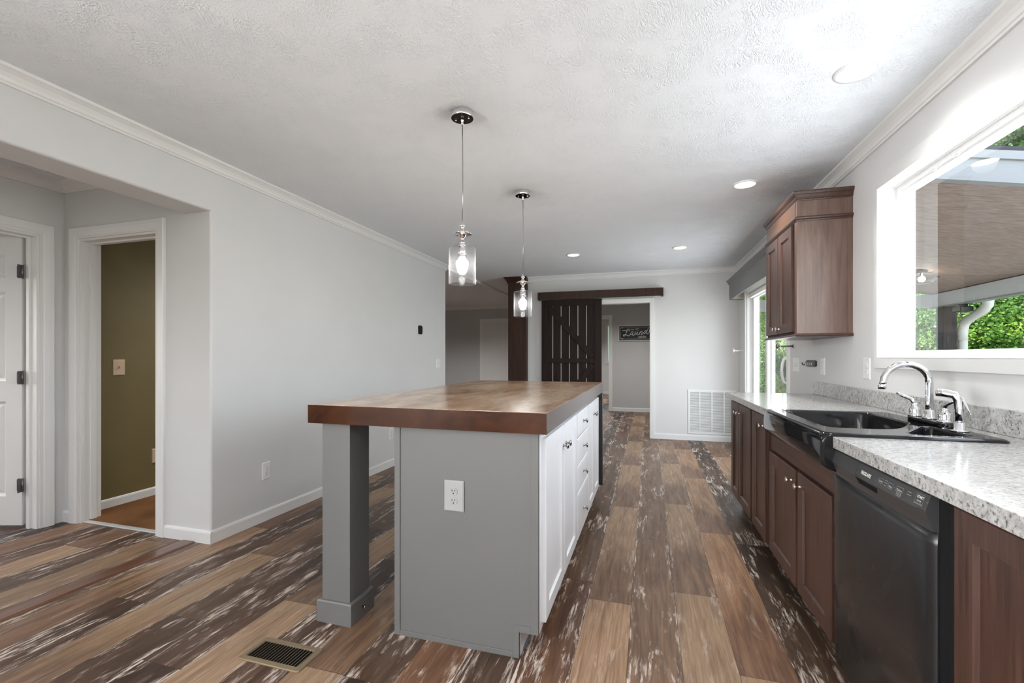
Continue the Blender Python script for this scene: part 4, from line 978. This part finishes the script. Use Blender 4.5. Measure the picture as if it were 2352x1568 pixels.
# door: bowed panel with rounded ends
n = 14; loops = []
for k in range(n + 1):
    f = k / n; y = DY0 + (DY1 - DY0) * f
    rd = 0.010 * max(0, 1 - min(f, 1 - f) / 0.04) ** 2
    bow = 0.006 * (1 - (2 * f - 1) ** 2)
    loops.append([(0.650, y, 0.105), (0.640 + rd - bow, y, 0.105), (0.636 + rd - bow, y, 0.4), (0.636 + rd - bow, y, 0.735), (0.638 + rd - bow, y, 0.770), (0.650, y, 0.770)])
obj('door', MB().loft(loops, True, True, True), 'appliance', t)
loops = []
for k in range(n + 1):
    f = k / n; y = DY0 + 0.001 + (DY1 - DY0 - 0.002) * f
    bow = 0.006 * (1 - (2 * f - 1) ** 2)
    loops.append([(0.650, y, 0.770), (0.637 - bow, y, 0.770), (0.634 - bow, y, 0.785), (0.627 - bow, y, 0.803), (0.622 - bow, y, 0.816), (0.634 - bow, y, 0.856), (0.640 - bow, y, 0.860), (0.650, y, 0.860)])
cp = obj('control_panel', MB().loft(loops, True, True, False), 'control', t)
def lipx(y): f = (y - DY0) / (DY1 - DY0); return 0.006 * (1 - (2 * f - 1) ** 2)
lo = [(1.580, 0.793), (1.690, 0.793), (1.702, 0.8105), (1.568, 0.8105)]
obj('pull_recess_shade', MB().loft([[(0.6395 - 0.011 * (z - 0.785) / 0.03 - lipx(y), y, z) for y, z in lo], [(0.6325 - 0.0115 * (z - 0.785) / 0.03 - lipx(y), y, z) for y, z in lo]]), 'slot', cp)  # near-black patch on the lip in place of the recess's shade
def dwp(y, z):   # point on the slanted control face
    return Vector((0.622 - lipx(y) + 0.012 * (z - 0.816) / 0.040 - 0.0012, y, z))
up = Vector((0.012, 0, 0.040)).normalized()
mb = MB(); put_text(mb, 'FRIGIDAIRE', dwp(1.668, 0.829), (0, -1, 0), up, 0.0150, 0, 0.0004, 0.80)
put_text(mb, 'Cycles', dwp(1.560, 0.834), (0, -1, 0), up, 0.0070); put_text(mb, 'Temp', dwp(1.510, 0.832), (0, -1, 0), up, 0.0074)
put_text(mb, 'Options', dwp(1.470, 0.834), (0, -1, 0), up, 0.0076); put_text(mb, 'START', dwp(1.384, 0.841), (0, -1, 0), up, 0.0092, 0, 0.0003); put_text(mb, 'Cancel', dwp(1.382, 0.833), (0, -1, 0), up, 0.0068)
obj('lettering', mb, 'ink', cp)
mb = MB()
def bar(ya, yb_, z, h_=0.0016):
    p = [dwp(ya, z), dwp(yb_, z), dwp(yb_, z) + up * h_, dwp(ya, z) + up * h_]; mb.add([tuple(q) for q in p], [(0, 1, 2, 3)])
for ya, yb_, z in ((1.532, 1.518, 0.843), (1.532, 1.516, 0.837), (1.532, 1.518, 0.830), (1.482, 1.478, 0.836), (1.424, 1.408, 0.843), (1.424, 1.406, 0.836), (1.468, 1.444, 0.828), (1.468, 1.442, 0.8245), (1.466, 1.446, 0.821), (1.390, 1.356, 0.826), (1.346, 1.341, 0.838)): bar(ya, yb_, z, 0.0013)
def frame(ya, yb_, za, zb):
    w = 0.0006
    for p, q, r_, s_ in ((ya, yb_, za, za + w), (ya, yb_, zb - w, zb), (ya, ya - w, za, zb), (yb_ + w, yb_, za, zb)):
        pp = [dwp(p, r_), dwp(q, r_), dwp(q, s_), dwp(p, s_)]; mb.add([tuple(k) for k in pp], [(0, 1, 2, 3)])
for a_ in ((1.563, 1.539, 0.830, 0.844), (1.513, 1.489, 0.828, 0.843), (1.473, 1.441, 0.831, 0.845), (1.389, 1.357, 0.829, 0.851)): frame(*a_)
obj('print_marks', mb, 'ink_dim', cp)
mb = MB()
for p, q, r_, s_ in ((1.702, 1.7008, 0.818, 0.855), (1.702, 1.345, 0.8175, 0.8185)):
    pp = [dwp(p, r_), dwp(q, r_), dwp(q, s_), dwp(p, s_)]; mb.add([tuple(k + Vector((0.0006, 0, 0))) for k in pp], [(0, 1, 2, 3)])
obj('panel_seam', mb, 'slot', cp)

# upper cabinet
UX, UY0, UY1, UZ0, UZ1 = 0.940, 3.385, 4.115, 1.333, 2.262
t = thing('wall_cabinet', 'brown two-door wall cabinet with crown moulding by window', 'wall cabinet', (1.1, 3.75, UZ0), rot=True)
obj('carcass', MB().box(UX, UY0 + 0.004, UZ0, 1.249, UY1, 2.245), 'cab_frame_shaded', t)
obj('end_panel', MB().box(UX + 0.012, UY0, UZ0 + 0.006, 1.222, UY0 + 0.004, 2.24).box(1.222, UY0 - 0.004, UZ0 + 0.006, 1.249, UY0 + 0.004, 2.24), 'cab_veneer', t)
obj('face_stile', MB().box(UX - 0.004, UY0 - 0.001, UZ0 + 0.004, UX + 0.012, UY0 + 0.045, 2.24), 'cab_veneer', t)
obj('frieze', MB().box(UX - 0.006, UY0 + 0.02, 2.10, UX, UY1, 2.235), 'frieze_wood', t)
def wrap(prof):
    """moulding that wraps the front and both ends of the cabinet"""
    return MB().loft([[(1.249, UY0 - d, z), (UX - d, UY0 - d, z), (UX - d, UY1 + d, z), (1.249, UY1 + d, z)] for d, z in prof], True, True)
obj('crown', wrap([(0.0, 2.205), (0.006, 2.205), (0.008, 2.212), (0.012, 2.215), (0.014, 2.228), (0.022, 2.240), (0.026, 2.243), (0.030, 2.256), (0.030, 2.264), (0.0, 2.264)]), 'cab_wood_h', t)
obj('mid_moulding', wrap([(0.0, 2.072), (0.006, 2.072), (0.009, 2.080), (0.016, 2.086), (0.018, 2.094), (0.014, 2.100), (0.004, 2.103), (0.0, 2.103)]), 'cab_wood_h', t)
obj('light_rail', wrap([(0.0, UZ0 - 0.012), (0.014, UZ0 - 0.010), (0.018, UZ0 - 0.004), (0.014, UZ0 + 0.004), (0.004, UZ0 + 0.008), (0.0, UZ0 + 0.008)]), 'cab_wood_h', t)
PU = px_(UX, -1)
for u0, u1, ku in ((3.440, 3.752, 3.722), (3.766, 4.085, 3.800)):
    d = obj('door', shaker(PU, u0, u1, UZ0 + 0.022, 2.062, 0.02, 0.060, 0.010, 0.006), 'cab_wood', t)
    obj('knob', knob(MB(), PU, ku, 1.388, 0.02), 'nickel', d, label='satin metal knob')

# ------------------------------------------------------------------ ceiling lights
def downlight(label, x, y, e, seen=True):
    t = thing('recessed_light', label, 'recessed light', (x, y, CEIL), group='recessed ceiling lights')
    obj('trim_ring', MB().lathe([(0.086, -0.0002), (0.085, -0.006), (0.070, -0.008), (0.066, -0.004), (0.066, -0.0002)], (x, y, CEIL), 'z', 36, False, False), 'plate', t)
    obj('lens', MB().lathe([(0.0665, 0.0), (0.0001, 0.0)], (x, y, CEIL - 0.0035), 'z', 36, False, False), 'lens', t)
    lamp('downlight_glow', 'SPOT', (x, y, CEIL - 0.012), (0, 0, 0), e, (1, 0.985, 0.965), spot_size=R(150), spot_blend=0.9, shadow_soft_size=0.06)
downlight('recessed light nearest the window, largest of the four', 0.872, 2.341, 40)
downlight('second recessed light along the window side of the ceiling', 0.668, 3.644, 62)
downlight('far right recessed light in front of the far wall', 0.343, 5.540, 26)
downlight('far left recessed light, above the barn door side', -0.886, 5.568, 26)
for x, y in ((0.6, -0.2), (-1.2, -0.6), (-1.2, -2.2)):  # fill lamps added out of view behind the camera
    downlight('added unseen fill light in the ceiling behind the camera', x, y, 110)
downlight('added unseen light in the laundry room ceiling', -0.4, 8.6, 190)  # unseen lamps from here on are added to brighten the side rooms
downlight('added unseen light in the hall ceiling', -3.4, 0.4, 75)
downlight('added unseen light in the bedroom ceiling', -5.6, 0.6, 180)
downlight('added unseen light in the living room ceiling', -4.2, 8.2, 300)
downlight('added unseen light in the olive room ceiling', -3.3, 3.9, 150)
downlight('added unseen light in the back room ceiling', -1.2, 12.6, 260)

def pendant(label, x, y, dz):
    t = thing('pendant_light', label, 'pendant light', (x, y, 1.562 + dz), group='pendant lights over the island')
    cn = obj('canopy', MB().lathe([(0.055, 0), (0.058, -0.003), (0.058, -0.030), (0.056, -0.033)], (x, y, CEIL - 0.0002), 'z', 36, True, False), 'chrome', t)
    obj('canopy_face', MB().lathe([(0.0565, 0), (0.0001, 0)], (x, y, CEIL - 0.033), 'z', 36, False, False), 'chrome_dark', cn, label='dark mirror underside')
    obj('cord_grip', MB().lathe([(0.008, 0), (0.008, -0.012), (0.005, -0.014), (0.0065, -0.026), (0.004, -0.034)], (x, y, CEIL - 0.033), 'z', 14), 'chrome', cn)
    for q in (-0.035, 0.035): obj('screw', MB().lathe([(0.004, 0), (0.004, -0.006), (0.001, -0.008)], (x + q, y, CEIL - 0.033), 'z', 10), 'chrome', cn)
    top = 1.884 + dz
    obj('cord', MB().tube([(x, y, CEIL - 0.06), (x + 0.002, y, 2.25), (x + 0.003, y, 2.05), (x, y, top)], 0.0022, 8), 'pewter', t)
    z0 = 1.751 + dz
    prof = [(0.005, 0.133), (0.006, 0.122), (0.009, 0.118), (0.0145, 0.110), (0.0145, 0.104), (0.007, 0.098), (0.009, 0.090), (0.018, 0.080), (0.036, 0.074), (0.048, 0.068), (0.049, 0.065), (0.040, 0.063),
            (0.024, 0.066), (0.020, 0.058), (0.016, 0.050), (0.009, 0.044), (0.008, 0.036), (0.013, 0.026), (0.016, 0.020), (0.013, 0.016), (0.020, 0.010), (0.022, 0.0)]
    obj('finial', MB().lathe(prof, (x, y, z0), 'z', 32), 'chrome', t)
    obj('shade', MB().lathe([(0.020, 0.0), (0.060, -0.002), (0.067, -0.005), (0.069, -0.010), (0.069, -0.189), (0.067, -0.190), (0.067, -0.010)], (x, y, z0), 'z', 48, False, False), 'shade', t)
    obj('socket', MB().lathe([(0.021, 0), (0.021, -0.040), (0.019, -0.042)], (x, y, z0), 'z', 24), 'chrome', t)
    b_ = obj('bulb', MB().lathe([(0.029, -0.074), (0.0305, -0.082), (0.030, -0.095), (0.026, -0.115), (0.020, -0.130), (0.010, -0.139), (0.001, -0.141)], (x, y, z0), 'z', 28, True, False), 'bulb', t)
    obj('bulb_neck', MB().lathe([(0.014, -0.042), (0.018, -0.055), (0.028, -0.0735)], (x, y, z0), 'z', 24), 'plate', t)
pendant('nearer glass pendant light, hanging above the near half of the island', -0.913, 2.156, 0.0)
pendant('farther glass pendant light, hanging lower above the far half of the island', -0.913, 3.325, -0.066)

# ------------------------------------------------------------------ things on the floor
t = thing('floor_register', 'brown metal floor register in front of the island post', 'floor vent', (-1.407, 1.478, 0))
rx0, rx1, ry0, ry1 = -1.555, -1.262, 1.405, 1.550
o_ = rr(rx0, rx1, ry0, ry1, 0.012, 0.0); 
def ringr(d, z): return rr(rx0 + d, rx1 - d, ry0 + d, ry1 - d, max(0.012 - d, 0.002), z)
fr_ = thing  # (name reuse guard)
mb = MB().loft([ringr(0, 0.0003), ringr(0.0, 0.003), ringr(0.003, 0.0055), ringr(0.022, 0.0065), ringr(0.024, 0.001)], False, False)
obj('frame', mb, 'tan_metal', t)
obj('duct_opening', MB().box(rx0 + 0.02, ry0 + 0.02, 0.0003, rx1 - 0.02, ry1 - 0.02, 0.0010), 'slot', t)
n = 18
for k in range(n):
    xx = rx0 + 0.028 + (rx1 - rx0 - 0.056) * k / (n - 1)
    obj('slat', MB().prism([(xx - 0.0045, 0.0012), (xx - 0.0030, 0.0012), (xx + 0.0035, 0.0062), (xx + 0.0020, 0.0062)], 'y', ry0 + 0.021, ry1 - 0.021), 'tan_metal', t)
mb = MB()
for xx in (rx0 + 0.011, rx1 - 0.011): mb.lathe([(0.004, 0.0055), (0.0035, 0.0068)], (xx, (ry0 + ry1) / 2, 0), 'z', 12)
obj('screws', mb, 'iron', t)
t = thing('transition_strip', 'long reddish brown wood transition strip across the hall opening floor', 'transition strip', (-2.81, 0.9, 0))
obj('strip', MB().prism([(-2.893, 0.0003), (-2.889, 0.005), (-2.878, 0.008), (-2.797, 0.008), (-2.786, 0.005), (-2.782, 0.0003)], 'y', -0.5, 2.208), 'strip_wood', t)

# ------------------------------------------------------------------ outdoors
GZ = -0.55
struct('ground', MB().add([(1.4, -40, GZ), (120, -40, GZ), (120, 12, GZ), (1.4, 12, GZ), (120, 140, GZ + 4), (-60, 140, GZ + 4), (-60, 15.5, GZ), (1.4, 15.5, GZ)], [(0, 1, 2, 3), (3, 2, 4, 5, 6, 7)]), 'lawn')
struct('bounce_slab', MB().box(1.42, -5, GZ, 8.0, 11.5, GZ + 0.06), 'concrete')  # unseen pale slab added to bounce sunlight up to window and porch
# covered porch: a shed roof sloping away from the house
def zr(x): return 2.78 - 0.18 * (x - 1.3)
t = thing('porch_roof', 'covered porch roof with brown board ceiling outside the window', 'porch roof', (3.0, 6.8, 2.0))
PY0, PY1, PX1 = 4.47, 9.2, 4.5
def slope_box(x0, x1, y0, y1, dz0, dz1):
    return MB().loft([[(x0, y0, zr(x0) + dz0), (x1, y0, zr(x1) + dz0), (x1, y0, zr(x1) + dz1), (x0, y0, zr(x0) + dz1)], [(x0, y1, zr(x0) + dz0), (x1, y1, zr(x1) + dz0), (x1, y1, zr(x1) + dz1), (x0, y1, zr(x0) + dz1)]])
obj('board_ceiling', slope_box(1.42, PX1, PY0, PY1, 0.0, 0.03), 'soffit', t)
obj('shingles', slope_box(1.42, PX1 + 0.25, PY0 - 0.05, PY1 + 0.1, 0.225, 0.26), 'roof', t)
obj('roof_deck', slope_box(1.42, PX1 + 0.2, PY0, PY1, 0.03, 0.225), 'post_wood', t)
r1 = obj('rake_board', slope_box(1.42, PX1 + 0.22, PY0 - 0.035, PY0, -0.005, 0.16), 'fascia', t)
obj('rake_trim', slope_box(1.42, PX1 + 0.22, PY0 - 0.055, PY0 - 0.001, 0.16, 0.224).add(*(lambda b_: (b_.v, b_.f))(slope_box(1.42, PX1 + 0.22, PY0 - 0.05, PY0 + 0.02, -0.02, -0.005))), 'fascia', r1)
obj('outer_beam', MB().box(PX1 - 0.06, PY0, 1.995, PX1 + 0.06, PY1, 2.20), 'beam', t)
obj('end_beam', MB().box(1.42, PY1 - 0.12, 2.0, PX1, PY1, 2.2), 'beam', t)
obj('beam_lip', MB().box(PX1 - 0.075, PY0, 1.975, PX1 + 0.075, PY1, 1.995), 'fascia', t)
t = thing('porch_post', 'dark wooden porch post beside the white downspout', 'post', (4.5, 8.86, GZ))
obj('shaft', MB().box(4.41, 8.76, GZ, 4.59, 8.94, 1.975), 'post_wood', t, 0.006)
obj('base_trim', MB().box(4.39, 8.74, GZ, 4.61, 8.96, GZ + 0.15), 'post_wood', t, 0.006)
t = thing('downspout', 'white metal downspout with curved elbow under the porch roof', 'downspout', (4.66, 8.78, GZ))
pts = [(4.66, 8.20, 2.02), (4.66, 8.22, 1.93), (4.66, 8.30, 1.87), (4.66, 8.48, 1.81), (4.66, 8.64, 1.755), (4.66, 8.73, 1.69), (4.66, 8.76, 1.60), (4.66, 8.765, 1.45)]
obj('elbow', MB().tube(pts, 0.062, 16), 'downspout', t)
mb = MB().tube([(4.66, 8.765, 1.46), (4.66, 8.765, GZ + 0.1)], 0.058, 16)
obj('pipe', mb, 'downspout', t)
t = thing('floodlight', 'black floodlight under the porch beam', 'floodlight', (4.5, 8.45, 1.9))
obj('bracket', MB().box(4.46, 8.42, 1.94, 4.54, 8.48, 1.976), 'black', t)
obj('head', MB().box(4.42, 8.36, 1.86, 4.58, 8.56, 1.94), 'black', t, 0.012)
t = thing('porch_light', 'lit porch ceiling light in a wire cage', 'porch light', (3.57, 7.56, 2.36))
z_ = zr(3.57)
obj('canopy', MB().lathe([(0.06, 0.012), (0.06, -0.03), (0.02, -0.035), (0.02, -0.08)], (3.57, 7.56, z_), 'z', 20), 'iron', t)
obj('bulb', MB().lathe([(0.012, -0.08), (0.035, -0.10), (0.040, -0.125), (0.028, -0.155), (0.002, -0.165)], (3.57, 7.56, z_), 'z', 18), 'porch_bulb', t)
cg = []
for k in range(3):
    zz = z_ - (0.05, 0.11, 0.18)[k]; rad = (0.10, 0.18, 0.10)[k]
    obj('cage_ring', MB().tube([(3.57 + rad * math.cos(q * math.pi / 12), 7.56 + rad * math.sin(q * math.pi / 12), zz) for q in range(25)], 0.004, 6), 'iron', t)
for k in range(6):
    q = k * math.pi / 3; obj('cage_rib', MB().tube([(3.57 + r_ * math.cos(q), 7.56 + r_ * math.sin(q), z_ - h_) for r_, h_ in ((0.02, 0.035), (0.10, 0.05), (0.18, 0.11), (0.10, 0.18))], 0.004, 6), 'iron', t)

def foliage(name, blobs, count, leaf_len, mat, parent, seed):
    """a crown of separate bent leaf blades scattered through overlapping rounded masses"""
    g = np.random.default_rng(seed); tot = sum(b_[3] ** 2 for b_ in blobs); V, T_ = [], []
    def unit(a): return a / np.maximum(np.linalg.norm(a, axis=1, keepdims=True), 1e-9)
    for (cx_, cy_, cz_, rad, fl) in blobs:
        k = max(4, int(count * rad ** 2 / tot))
        # twig clusters first, then leaves round each twig
        nt_ = max(3, k // 45); d = unit(g.normal(size=(nt_, 3))); r_ = rad * (0.45 + 0.55 * np.sqrt(g.random((nt_, 1))))
        tw = d * r_ * np.array([1, 1, fl]); ttone = g.normal(0, 0.27, nt_); idx = g.integers(0, nt_, k)
        p = np.array([cx_, cy_, cz_]) + tw[idx] + g.normal(0, leaf_len * 1.9, (k, 3))
        nrm = unit(d[idx] + g.normal(0, 0.5, (k, 3)) + np.array([0, 0, 0.5]))
        a_ = unit(np.cross(nrm, g.normal(size=(k, 3)))); b2 = np.cross(nrm, a_)
        l = leaf_len * g.uniform(0.7, 1.3, (k, 1)); w = l * 0.36
        V.append(np.stack([p - a_ * l * .5, p + b2 * w + nrm * l * .05, p + a_ * l * .5 - nrm * l * .1, p - b2 * w + nrm * l * .05], axis=1).reshape(-1, 3))
        T_.append(np.clip(0.42 + ttone[idx] + g.normal(0, 0.14, k), 0, 1))
    b0 = BASE[parent.name]; V = (np.concatenate(V) - np.array(b0)).astype(np.float32); T_ = np.concatenate(T_).astype(np.float32); nf = len(T_)
    me = bpy.data.meshes.new(name); me.vertices.add(nf * 4); me.vertices.foreach_set('co', V.ravel())
    me.loops.add(nf * 4); me.loops.foreach_set('vertex_index', np.arange(nf * 4, dtype=np.int32))
    me.polygons.add(nf); me.polygons.foreach_set('loop_start', np.arange(0, nf * 4, 4, dtype=np.int32)); me.update(calc_edges=True)
    at_ = me.attributes.new('tone', 'FLOAT', 'FACE'); at_.data.foreach_set('value', T_); me.materials.append(M[mat])
    o = bpy.data.objects.new(name, me); COL.objects.link(o); o.parent = parent; BASE[o.name] = b0; return o
def tree_proto(seed, height, spread, mat, label, count=150000, leaf_len=0.06):
    rnd = random.Random(seed)
    t = thing('tree', label, 'tree', (0, 0, 0), 'leafy trees in the woods')
    mb = MB().tube([(0, 0, -0.3), (0.05, 0.03, height * 0.3), (-0.06, 0.08, height * 0.6), (0.03, 0, height * 0.92)], 0.2, 10, rs=[0.24, 0.19, 0.13, 0.04])
    blobs = []
    for k in range(16):
        q = rnd.uniform(0, 6.28); zz = height * rnd.uniform(0.16, 0.98); rad_ = spread * (0.9 if zz < height * 0.7 else 0.6) * rnd.uniform(0.35, 1.0)
        bx_, by_ = rad_ * math.cos(q), rad_ * math.sin(q)
        blobs.append((bx_, by_, zz, spread * rnd.uniform(0.42, 0.62), 0.65))
        mb.tube([(0, 0, max(0.5, zz - 1.3)), (bx_ * 0.5, by_ * 0.5, zz - 0.4), (bx_ * 0.95, by_ * 0.95, zz)], 0.04, 6, rs=[0.07, 0.05, 0.02])
    obj('trunk', mb, 'bark', t)
    foliage('foliage', blobs, count, leaf_len, mat, t, seed)
    return t
def copy_thing(o, loc, rz, sc, label=None, group=None):
    c = o.copy(); COL.objects.link(c); c.location = loc; c.rotation_euler = (0, 0, rz); c.scale = (sc, sc, sc)
    if label: c['label'] = label
    if group: c['group'] = group
    for ch in list(o.children):
        d = ch.copy(); COL.objects.link(d); d.parent = c
    return c
KINDS = ['tall bright green leafy tree in the woods outside', 'pale green leafy tree in the woods outside', 'broad dark green leafy tree in the woods outside']
protos = [tree_proto(11, 11, 3.0, 'leaf', KINDS[0]), tree_proto(12, 9, 2.8, 'leaf2', KINDS[1]), tree_proto(13, 13, 3.4, 'leaf', KINDS[2], 170000)]
def az(a_, d): return (d * math.sin(R(a_)), d * math.cos(R(a_)))
spots = []
rnd = random.Random(5)
for a_, d in ((9, 27), (12, 34), (14, 25), (17, 31), (20, 24), (23, 29), (26, 19), (28, 25), (30, 17.5), (32.5, 22), (35, 18), (38, 24), (42, 19), (47, 23), (53, 18), (60, 22), (27, 35), (31, 33), (36, 32), (22, 38), (16, 40)):
    spots.append((a_, d))
for i, (a_, d) in enumerate(spots):
    x, y = az(a_, d); p = protos[i % 3]; sc = rnd.uniform(0.9, 1.25); rz = rnd.uniform(0, 6.28)
    if i < 3: p.location = (x, y, GZ); p.rotation_euler = (0, 0, rz); p.scale = (sc,) * 3
    else: copy_thing(p, (x, y, GZ), rz, sc)
def shrub_proto(seed, mat, label, group):
    rnd = random.Random(seed); t = thing('shrub', label, 'shrub', (0, 0, 0), group)
    blobs = [(rnd.uniform(-.9, .9), rnd.uniform(-.9, .9), rnd.uniform(0.4, 1.9), rnd.uniform(.5, .8), 0.8) for _ in range(9)]
    mb = MB()
    for b_ in blobs: mb.tube([(b_[0] * 0.1, b_[1] * 0.1, -0.1), (b_[0] * 0.6, b_[1] * 0.6, b_[2] * 0.6), (b_[0], b_[1], b_[2])], 0.02, 6, rs=[0.03, 0.02, 0.01])
    obj('stems', mb, 'bark', t); foliage('foliage', blobs, 60000, 0.042, mat, t, seed); return t
sh = [shrub_proto(21, 'leaf2', 'pale green leafy shrub at the edge of the woods', 'shrubs at the edge of the woods'), shrub_proto(22, 'leaf', 'bright green leafy shrub at the edge of the woods', 'shrubs at the edge of the woods')]
for i, (a_, d, sc) in enumerate(((27.5, 13.5, 1.3), (30, 12.5, 1.25), (31.8, 14, 1.5), (25, 15, 1.4), (34, 13, 1.4), (11, 23, 1.5), (13.5, 22, 1.3), (15.5, 23, 1.4), (19, 20, 1.4), (38, 14, 1.4), (43, 13, 1.4), (23, 18, 1.5))):
    x, y = az(a_, d)
    if i < 2: sh[i].location = (x, y, GZ); sh[i].scale = (sc,) * 3
    else: copy_thing(sh[i % 2], (x, y, GZ), i * 1.3, sc)
# flowering bush by the patio door
x, y = az(13.3, 10.8)
t = thing('flowering_bush', 'green bush with red flowers seen through the sliding door', 'bush', (x, y, GZ))
blobs = [(x + dx, y + dy, GZ + dz, 0.34, 0.85) for dx, dy, dz in ((0, 0, 0.65), (-0.25, 0.1, 0.5), (0.25, 0, 0.5), (0.1, -0.2, 0.35), (-0.1, 0.2, 0.3), (0, 0, 0.85))]
mb = MB()
for b_ in blobs: mb.tube([(x, y, GZ - 0.02), (b_[0], b_[1], b_[2])], 0.012, 6)
obj('stems', mb, 'bark', t); foliage('foliage', blobs, 2600, 0.075, 'leaf', t, 31)
rnd = random.Random(8)
for k in range(26):
    b_ = rnd.choice(blobs); q = rnd.uniform(0, 6.28); e_ = rnd.uniform(-0.2, 1.2)
    c = (b_[0] + 0.33 * math.cos(q) * math.cos(e_), b_[1] + 0.33 * math.sin(q) * math.cos(e_), b_[2] + 0.29 * math.sin(e_))
    obj('flower', MB().lathe([(0.01, -0.02), (0.042, -0.005), (0.045, 0.012), (0.02, 0.02), (0.004, 0.014)], c, 'z', 8), 'flower', t, label='red flower head')
